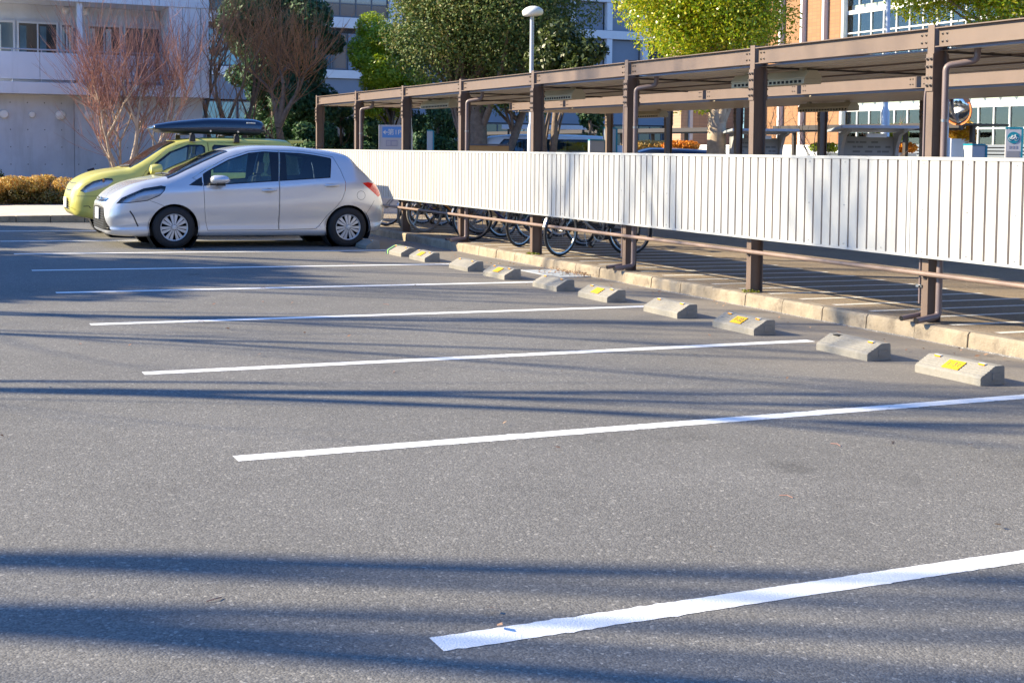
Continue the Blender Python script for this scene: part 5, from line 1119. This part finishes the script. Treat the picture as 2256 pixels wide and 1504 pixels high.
# white office block far behind the trees
o = (30, 80, 0); b = thing('office_building', 'white banded office building with dark glazing behind the trees', 'building', o)
X_['offw'] = mat('white_cladding', (.60, .61, .63), .6, var=.04); X_['offg'] = mat('blue_grey_cladding', (.17, .20, .25), .6, var=.08, vscale=.5); X_['offd'] = mat('dark_soffit', (.035, .035, .042), .7)
P_('core', [(14, 52, 80.6, 95, -.5, 17)], X_['offd'])
for (x0, x1, z0, z1) in ((14, 30, 9.4, 10.1), (14, 30, 6.05, 6.6), (14, 30, 13.2, 14.0), (30.02, 52, 9.55, 10.15), (30.02, 52, 12.2, 13)): P_('white_band', [(x0, x1, 80.0, 80.55, z0, z1)], X_['offw'], bev=.02)
P_('white_pier', [(22.6, 24.4, 80.1, 80.55, 10.12, 13.18)], X_['offw']); P_('white_pier', [(29.0, 30.0, 80.1, 80.55, 10.12, 13.18)], X_['offw'])
for x in (42.8, 45.85, 48.9, 40.0): P_('white_pier', [(x, x + .45, 80.05, 80.5, 5.3, 9.53)], X_['offw']); P_('white_pier', [(x, x + .45, 80.05, 80.5, 10.18, 12.18)], X_['offw'])
for x in (40.5, 43.3, 46.35): P_('recessed_panel', [(x, x + 2.4, 80.4, 80.58, 5.3, 9.5), (x, x + 2.4, 80.4, 80.58, 10.2, 12.15)], X_['offg'])
P_('recessed_panel', [(30.1, 40, 80.4, 80.58, 5.3, 9.5)], X_['offg'])
P_('grey_wall', [(14, 30, 80.2, 80.58, 4.5, 6.02), (30.02, 52, 80.2, 80.58, 3.3, 5.25)], X_['offg']); P_('grey_pier', [(26.15, 27.35, 80.3, 80.58, 6.65, 9.05)], X_['offg'])
def owin(x0, x1, z0, z1, m, nv, nh=()):
    fr_ = .07; bx = [(x0, x1, 80.35, 80.45, z1 - fr_, z1), (x0, x1, 80.35, 80.45, z0, z0 + fr_)] + [(x0 + (x1 - x0 - fr_) * i / nv, x0 + (x1 - x0 - fr_) * i / nv + fr_, 80.345, 80.45, z0 + fr_, z1 - fr_) for i in range(nv + 1)]
    f = P_('window', bx, X_['frame_g']); P_('pane', [(x0, x1, 80.40, 80.42, z0 + .01, z1 - .01)], m, f)
    for z in nh: P_('transom', [(x0 + fr_, x1 - fr_, 80.352, 80.44, z, z + fr_)], X_['frame_g'], f)
owin(24.45, 28.95, 10.15, 13.15, X_['win_sky'], 4, (11.0,)); owin(19.5, 22.5, 10.15, 13.15, X_['win_sky'], 3); owin(15, 19.4, 10.15, 13.15, X_['win_dk'], 3)
owin(23.9, 26.1, 6.65, 9.05, X_['win_sky'], 2, (8.1,)); owin(27.4, 29.9, 6.65, 9.05, X_['win_sky'], 2, (8.1,)); owin(15.5, 23.8, 6.65, 9.05, X_['win_sky'], 7, (8.1,))
for i in range(8): owin(14.5 + i * 2.1, 16.55 + i * 2.1, -.1, 4.4, X_['win_sky'], 2, (1.1,))
for i in range(9): owin(32 + i * 2.1, 34.05 + i * 2.1, -.1, 3.25, X_['win_dk'] if i % 3 else X_['win_sky'], 2, (.9,))
# brick building, lit long side and shaded end wing
def brickmat(name, c1, c2, mortar, sx=1):
    m = mat(name, c1, .85); n = m.node_tree; t = n.nodes.new('ShaderNodeTexBrick'); tc = n.nodes.new('ShaderNodeTexCoord'); mp = n.nodes.new('ShaderNodeMapping'); mp.inputs['Rotation'].default_value = (R(90), 0, R(90) if sx else 0)
    sp = n.nodes.new('ShaderNodeSeparateXYZ'); cb = n.nodes.new('ShaderNodeCombineXYZ'); n.links.new(tc.outputs['Object'], sp.inputs[0]); n.links.new(sp.outputs[1 if sx else 0], cb.inputs[0]); n.links.new(sp.outputs[2], cb.inputs[1]); n.links.new(cb.outputs[0], t.inputs['Vector'])
    t.inputs['Color1'].default_value = (*c1, 1); t.inputs['Color2'].default_value = (*c2, 1); t.inputs['Mortar'].default_value = (*mortar, 1); t.inputs['Scale'].default_value = 1; t.inputs['Brick Width'].default_value = .30; t.inputs['Row Height'].default_value = .15; t.inputs['Mortar Size'].default_value = .012; t.offset = 0
    n.links.new(t.outputs[0], n.nodes['Principled BSDF'].inputs['Base Color']); return m
X_['brick'] = brickmat('orange_tile_brick', (.34, .17, .082), (.30, .15, .07), (.22, .13, .075)); X_['brick_s'] = brickmat('shaded_tile_brick', (.40, .26, .17), (.36, .235, .15), (.28, .2, .14), 0)  # brick_s: greyer copy of the brick with the wing's shade in its colour
X_['fin_br'] = mat('brown_fin', (.26, .10, .03), .6)
o = (34, 42, -.13); b = thing('brick_building', 'sunlit orange brick building with white fins and tall glazing', 'building', o)
P_('brick_wall', [(34.0, 46, 39.3, 46.2, -.3, 15)], X_['brick'])
for y in (45.2, 43.45, 41.95, 40.5, 39.25):
    P_('white_fin', [(33.78, 34.0, y - .14, y, 0, 15)], X_['frame_w']); P_('brown_fin', [(33.86, 34.0, y + .005, y + .20, 0, 15)], X_['fin_br'])
P_('floor_slab', [(34.2, 46, 20, 39.1, z, z + .3) for z in (-.25, 3.2, 7.15, 11.1)], X_['offw'])
P_('room_wall', [(38, 38.2, 20, 39.1, 0, 15)], mat('room_wall', (.34, .33, .22), .9))
n = 26; dy = 19.0 / n
for j, (z0, z1) in enumerate(((.2, 3.25), (3.45, 7.2), (7.4, 11.2))):
    for i in range(n):
        y0 = 20.1 + i * dy; rr = random.Random(i * 7 + j); f = P_('window', [(33.98, 34.08, y0, y0 + .06, z0, z1), (33.98, 34.08, y0 + .06, y0 + dy, z1 - .16, z1), (33.98, 34.08, y0 + .06, y0 + dy, z1 - .95, z1 - .89)], X_['frame_w'])
        P_('pane', [(34.03, 34.045, y0 + .06, y0 + dy, z0, z1 - .16)], glass_pale if False else X_['gl_pale'] if 'gl_pale' in X_ else X_.setdefault('gl_pale', glass('pale_green_glass', (.78, .86, .78))), f)
        q = rr.random()
        if q < .62: P_('blind', [(34.35, 34.37, y0 + .02, y0 + dy * rr.uniform(.5, 1.0), z0 + .05, z1 - rr.uniform(.2, 1.1))], X_['curtain'], f)
        elif q < .80: P_('inner_column', [(34.4, 34.75, y0 + .1, y0 + dy * .85, z0, z1)], X_['fin_br'], f)
        elif q < .92: P_('ceiling_tube', [(35.0, 35.9, y0 + .1, y0 + .35, z1 - .5, z1 - .42), (36.5, 37.2, y0 + .1, y0 + .4, z1 - .9, z1 - .82)], X_['tube_lit'], f)
P_('parapet', [(33.9, 46, 19.9, 46.2, 15.002, 15.5)], X_['offw'])
o = (31, 46.5, -.13); b = thing('brick_wing', 'shaded purple brown brick wing with a pale vertical strip behind the bark trunk', 'building', o)
P_('brick_wall', [(30.6, 33.98, 46.25, 47.3, -.3, 13)], X_['brick_s']); 
for x in (31.0, 32.3): P_('pale_strip', [(x, x + .16, 46.12, 46.24, 0, 13)], X_['galv'])
# planter walls and flowers before the brick building
o = (31, 38, -.13); b = thing('planter_wall', 'low pale planter wall in front of the brick building', 'wall', o)
P_('wall', [(30.6, 31.0, 31.5, 46, -.2, 1.62)], X_['conc2']); P_('coping', [(30.55, 31.05, 31.45, 46.05, 1.625, 1.70)], X_['conc2'])
o = (28.6, 27, -.13); b = thing('louvred_wall', 'grey horizontally ribbed low wall behind the bicycle sign', 'wall', o)
P_('ribs', [(30.58, 30.7, 24, 31.4, .1 + i * .11, .17 + i * .11) for i in range(15)], X_['offg']); P_('backing', [(30.72, 30.9, 24, 31.4, -.2, 1.72)], mat('grey_metal_wall', (.25, .25, .26), .6))
for (px, D, lb, w_) in ((1985, 43.5, 'orange flowers on the planter wall left of the nearest post', .75), (2110, 41.5, 'yellow flowers on the planter wall behind the round mirror', .8), (1500, 41.5, 'orange flowers left of the thick bark trunk', .9), (1440, 42, 'golden shrub behind the dark blue car', 1.5), (1815, 47, 'small green shrubs on the planter wall by the brick', .8), (1962, 46, 'round green shrub beside the tall lamp pole', .9)):
    x, y = at(px, D); t = thing('flower_bed' if 'flower' in lb else 'shrub', lb, 'flowers' if 'flower' in lb else 'shrub', (x, y, -.13))
    hh = 2.0 if 'round' in lb else 1.55
    m = leafmat('orange_petal', [(.75, .22, .01), (.8, .35, .02)], .2) if 'orange' in lb else leafmat('yellow_petal', [(.8, .5, .02), (.7, .3, .02)], .2) if 'yellow' in lb else G_gold if 'golden' in lb else G_lime
    leaves('blooms' if 'flower' in lb else 'foliage', [(q * w_ * .3, -q * w_ * .15, hh + .18, w_ * .36, .25, .17 if 'round' not in lb else .4) for q in (-1, -.3, .4, 1)], 2600, .045, m, t)
    mb = MB(); mb.box(-w_ * .6, w_ * .6, -.2, .2, 0, hh); mb.build('planter', X_['conc2'], t)
# low white yard walls glimpsed left of the rear posts
x, y = at(1262, 40); t = thing('yard_wall', 'stepped low pale wall between the forked dark tree and the teal kiosk', 'wall', (x, y, -.13), R(-28))
mb = MB(); mb.box(-1.2, .5, 0, .2, 0, 1.55); mb.box(.502, 1.6, 0, .2, 0, 1.72); mb.build('wall', X_['conc2'], t)
# ================================================================== STREET FURNITURE
def lamp_post(px, D, label, head=True, zb=2.0, zt=4.62, r0=.085, r1=.05):
    x, y = at(px, D); t = thing('lamp_post', label, 'lamp post', (x, y, gz(x)), 0)
    g0 = gz(x); mb = MB(); mb.lathe([(r0 * 1.7, 0), (r0 * 1.7, .02), (r0, .03), (r0, zb - .12 - g0), (r1, zb - g0), (r1 * .95, zt - g0)], 20, 0); mb.build('pole', X_['galv'], t, smooth=40)
    if head:
        mb = MB(); mb.lathe([(.05, -.03), (.20, -.03), (.235, .0), (.245, .06), (.235, .10), (.16, .16), (.07, .19), (0, .195)], 32, 0, Matrix.Translation((.02, 0, zt - g0)) @ Matrix.Rotation(R(-5), 4, 'Y')); mb.build('lamp_head', X_['white'], t, smooth=50)
    return t
lamp_post(1170, 30, 'grey lamp post with a white mushroom head before the dark tree', zb=2.05, zt=4.53)
lamp_post(1948, 27, 'tall pale lamp pole rising past the roofs in front of the glazing', zb=2.35, zt=8.5, r0=.086, r1=.05)
lamp_post(905, 28, 'slim grey lamp pole behind the third shelter post', zb=1.95, zt=6.0, r0=.05, r1=.033, head=False) if False else lamp_post(904, 28, 'slim grey pole just behind the third shelter post', head=False, zb=1.92, zt=2.45, r0=.06, r1=.038)
# convex mirror
x, y = at(2092, 25); t = thing('traffic_mirror', 'round convex traffic mirror with an orange hood right of the nearest post', 'mirror', (x, y, gz(x)))
g0 = gz(x); px_, py_ = at(2083, 25); mb = MB(); mb.tube([(px_ - x, py_ - y, 0), (px_ - x, py_ - y, 1.85)], .075, 14); mb.tube([(px_ - x, py_ - y, 1.85), (px_ - x, py_ - y, 2.9)], .04, 12); mb.build('pole', X_['galv'], t, smooth=50)
Tm = Matrix.Translation((.10, -.05, 2.37)) @ Matrix.Rotation(R(12), 4, 'Z') @ Matrix.Rotation(R(86), 4, 'X') @ Matrix.Rotation(0, 4, 'Z')
Tm = Matrix.Translation((.10, -.05, 2.37)) @ Vector((-.96, -.20, -.16)).to_track_quat('Z', 'Y').to_matrix().to_4x4()
mb = MB(); mb.lathe([(0, .06)] + [(.27 * math.sin(a), .06 - .27 * .22 * (1 - math.cos(a)) * 1.2) for a in np.linspace(.15, 1.57, 10)], 40, 0, Tm); mb.build('mirror_face', mat('mirror_silver', (.50, .50, .50), .10, 1), t, smooth=60, recalc=False)
mb = MB(); mb.lathe([(.27, -.03), (.295, -.02), (.295, .015), (.27, .01)], 40, 0, Tm, closed=True); mb.lathe([(0, -.03), (.27, -.03)], 40, 0, Tm); mb.build('mirror_rim', mat('orange_plastic', (.62, .18, .04), .45), t, smooth=50)
mb = MB(); n_ = 14; A = np.linspace(R(25), R(155), n_)
for a in A:
    for zz in (-.02, .14): mb.v.append(tuple(Tm @ Vector((.30 * math.cos(a), .30 * math.sin(a), zz))))
for i in range(n_ - 1): mb.f.append((2 * i, 2 * i + 1, 2 * i + 3, 2 * i + 2)); mb.m.append(0)
mb.build('hood', mat('orange_plastic', (.62, .18, .04), .45), t, recalc=False)
# blue parking sign pylon
x, y = at(864, 29); t = thing('parking_sign', 'grey sign pylon with a blue panel reading arrow and 1P', 'sign', (x, y, gz(x)), R(-20))
g0 = gz(x); mb = MB(); mb.box(-.26, .24, 0, .12, 0, 1.96 - g0); mb.box(-.29, -.262, -.01, .13, 0, 1.965 - g0); mb.build('pylon', mat('pylon_grey', (.44, .45, .50), .5), t, bevel=.006)
X_['sign_blue'] = mat('sign_blue', (.10, .28, .66), .4)
f = MB().box(-.21, .225, -.006, -.001, 1.68 - g0, 1.92 - g0).build('blue_panel', X_['sign_blue'], t)
TT = Matrix.Translation((.055, -.0075, 1.795 - g0)) @ Matrix.Rotation(math.pi / 2, 4, 'X')
text_mesh('\u7b2c1P', .15, 'lettering', X_['white'], f, TT)
mb = MB(); mb.box(-.19, -.09, -.009, -.0065, 1.79 - g0, 1.81 - g0); mb.prism([(-.195, 1.80 - g0), (-.145, 1.845 - g0), (-.127, 1.845 - g0), (-.168, 1.80 - g0), (-.127, 1.755 - g0), (-.145, 1.755 - g0)], lambda a, b: (a, -.0095, b), lambda a, b: (a, -.0066, b)); mb.build('arrow', X_['white'], f)
mb = MB(); mb.box(-.13, .13, -.005, -.001, 1.49 - g0, 1.63 - g0)
q = mb.build('notice', mat('lilac_notice', (.30, .31, .42), .5), t); mb = MB(); mb.box(-.11, -.03, -.008, -.0055, 1.51 - g0, 1.61 - g0); mb.box(.0, .11, -.008, -.0055, 1.52 - g0, 1.60 - g0); mb.build('notice_print', mat('notice_print', (.40, .40, .47), .6), q)
# bicycle sign pylon
x, y = at(2231, 25); t = thing('bicycle_sign', 'white pylon with a teal disc showing a bicycle at the right edge', 'sign', (x, y, gz(x)), R(-38))
g0 = gz(x); X_['teal'] = mat('teal_panel', (.01, .22, .30), .4); mb = MB(); mb.box(-.13, .13, 0, .10, 0, 1.88 - g0); mb.build('pylon', mat('pylon_pale', (.46, .45, .48), .5), t)
MB().box(-.13, .16, -.004, .11, 1.885 - g0, 1.92 - g0).box(.132, .162, -.004, .11, 0, 1.884 - g0).build('teal_edge', X_['teal'], t)
Q = Matrix.Translation((0, -.004, 1.73 - g0)) @ Matrix.Rotation(math.pi / 2, 4, 'X'); mb = MB(); mb.lathe([(.105, -.003), (.105, .002), (0, .0025)], 32, 0, Q); d = mb.build('disc', X_['teal'], t)
mb = MB()
for cx in (-.05, .05): mb.lathe([(.028, .003), (.036, .0045), (.028, .006)], 24, 0, Q @ Matrix.Translation((cx, -.022, 0)), closed=True)
for a, b_ in (((-.05, -.022), (-.02, .03)), ((-.02, .03), (.035, .03)), ((.05, -.022), (.03, .045)), ((-.02, .03), (.0, -.022)), ((.0, -.022), (.035, .03)), ((-.05, -.022), (0, -.022)), ((.015, .05), (.04, .048)), ((-.035, .038), (-.008, .038))): mb.tube([(a[0], a[1], .005), (b_[0], b_[1], .005)], .006, 6, T=Q)
mb.build('bicycle_symbol', X_['white'], d)
mb = MB()
for i in range(3): mb.box(-.075 + i * .055, -.04 + i * .055, -.003, -.001, 1.535 - g0, 1.585 - g0)
mb.build('small_lettering', mat('grey_print', (.28, .27, .32), .6), t); MB().box(-.11, .11, -.003, -.001, 1.2 - g0, 1.49 - g0).build('grey_panel', mat('grey_lower_panel', (.25, .25, .28), .5), t)
# roofed notice boards
X_['pyl'] = mat('board_post_grey', (.36, .37, .38), .5)
def notice_board(px, D, rz, wd, label, k):
    x, y = at(px, D); t = thing('notice_board', label, 'notice board', (x, y, gz(x) - .14), rz, 'roofed notice boards'); h = wd / 2
    mb = MB()
    for s in (-1, 1):
        mb.box(s * h - .04, s * h + .04, -.05, .05, 0, 2.05)
        mb.prism([(-.05, 2.05), (-.55, 2.12), (-.55, 2.06), (-.28, 2.0), (-.10, 1.78), (-.05, 1.55)], lambda a, b: (s * h - .03, a, b), lambda a, b: (s * h + .03, a, b))
    mb.build('post_bracket', X_['pyl'], t)
    mb = MB(); mb.prism([(-.72, 2.17), (.30, 2.10), (.30, 2.06), (-.72, 2.12)], lambda a, b: (-h - .18, a, b), lambda a, b: (h + .18, a, b)); mb.build('roof', X_['galv'], t)
    p = MB().box(-h + .045, h - .045, -.02, .02, .85 + .3, 1.98).build('board', mat('board_white', (.30, .32, .33), .6), t)
    MB().box(-h + .045, h - .045, -.018, .02, .1, 1.1).build('lower_panel', mat('board_grey', (.22, .24, .24), .6), t)
    MB().box(-h * .35, h * .35, -.5, -.42, 1.96, 2.03).build('tube_light', X_['white'], t)
    r = random.Random(k); mb = MB()
    for i in range(8):
        z = 1.86 - i * .085; x0 = -h * .78 + (0 if i % 3 == 0 else .1)
        while x0 < h * .75:
            w_ = r.uniform(.04, .14); mb.box(x0, min(x0 + w_, h * .8), -.0225, -.0205, z, z + .035); x0 += w_ + r.choice((.02, .02, .09))
            if i % 3 == 0 and x0 > h * .1: break
    mb.build('printed_lettering', mat('faded_print', (.16, .17, .18), .7), p)
notice_board(1665, 28, R(-20), 1.05, 'roofed white notice board behind the post right of the bark trunk', 1)
notice_board(1912, 24.5, R(-24), 1.0, 'wider roofed notice board behind the tall pale lamp pole', 2)
# ticket machines / kiosks
def kiosk(px, D, w_, z, label, teal='side', rz=-20):
    x, y = at(px, D); t = thing('ticket_machine', label, 'machine', (x, y, gz(x)), R(rz)); h = z - gz(x)
    MB().box(-w_ / 2, w_ / 2, 0, .35, 0, h).build('cabinet', mat('cabinet_grey', (.40, .43, .46), .5), t, bevel=.01)
    (MB().box(w_ / 2 + .001, w_ / 2 + .035, -.01, .36, 0, h + .01).box(-w_ / 2, w_ / 2, -.01, .36, h + .001, h + .03) if teal == 'side' else MB().box(-w_ / 2 - .01, w_ / 2 + .01, -.01, .36, h + .001, h + .045)).build('teal_trim', X_['teal'], t)
    MB().box(-w_ * .3, w_ * .2, -.006, -.001, h * .55, h * .75).build('screen', X_['win_dk'] if teal == 'none' else mat('pale_screen', (.5, .52, .55), .4), t)
kiosk(1345, 31, .26, 1.95, 'grey cabinet with a teal edge between two rear posts', 'side')
kiosk(1316, 30, .33, 1.66, 'low grey machine with a teal top beside the rear post')
kiosk(2155, 24, .24, 1.58, 'low white machine with a teal corner right of the round mirror')
kiosk(948, 34, .14, 1.9, 'narrow grey post box with a teal edge behind the fence')
x, y = at(1072, 29); t = thing('storage_bin', 'tan board bin with a dark lid below the leaning stems', 'bin', (x, y, gz(x)), R(-24))
MB().box(-.5, .5, 0, .5, 0, 1.52 - gz(x)).build('box', mat('tan_board', (.46, .29, .12), .7, var=.08), t); MB().box(-.53, .53, -.03, .53, 1.525 - gz(x), 1.56 - gz(x)).build('lid', X_['frame_g'], t)
# white and cream shelter roof end glimpsed above the van
x, y = at(1150, 45); t = thing('cycle_canopy', 'pale flat canopy end above the white roofed van', 'canopy', (x, y, -.13), R(-25))
MB().box(-.7, 2.4, 0, 1.4, 2.27, 2.42).build('roof', X_['conc2'], t); MB().box(-.5, -.42, .3, .38, 0, 2.265).box(2.1, 2.18, .3, .38, 0, 2.265).build('post', X_['frame_g'], t)

# unseen building, added to bounce light on shaded sides and mirror in cars
o = (0, -24, 0); b = thing('bounce_building', 'tan unseen building added behind the photographer to bounce light', 'building', o)
P_('wall', [(-34, 30, -30, -24, -.2, 11)], mat('tan_render', (.26, .24, .22), .8, var=.06)); P_('coping', [(-34.2, 30.2, -30.2, -23.8, 11.002, 11.4)], X_['conc2'])
for i in range(14):
    for z in (1.0, 4.6, 8.0): f = P_('window', [(-32 + i * 4.4, -29.6 + i * 4.4, -23.995, -23.93, z, z + 1.8)], X_['frame_g']); P_('pane', [(-31.9 + i * 4.4, -29.7 + i * 4.4, -23.928, -23.92, z + .1, z + 1.7)], X_['win_dk'], f)
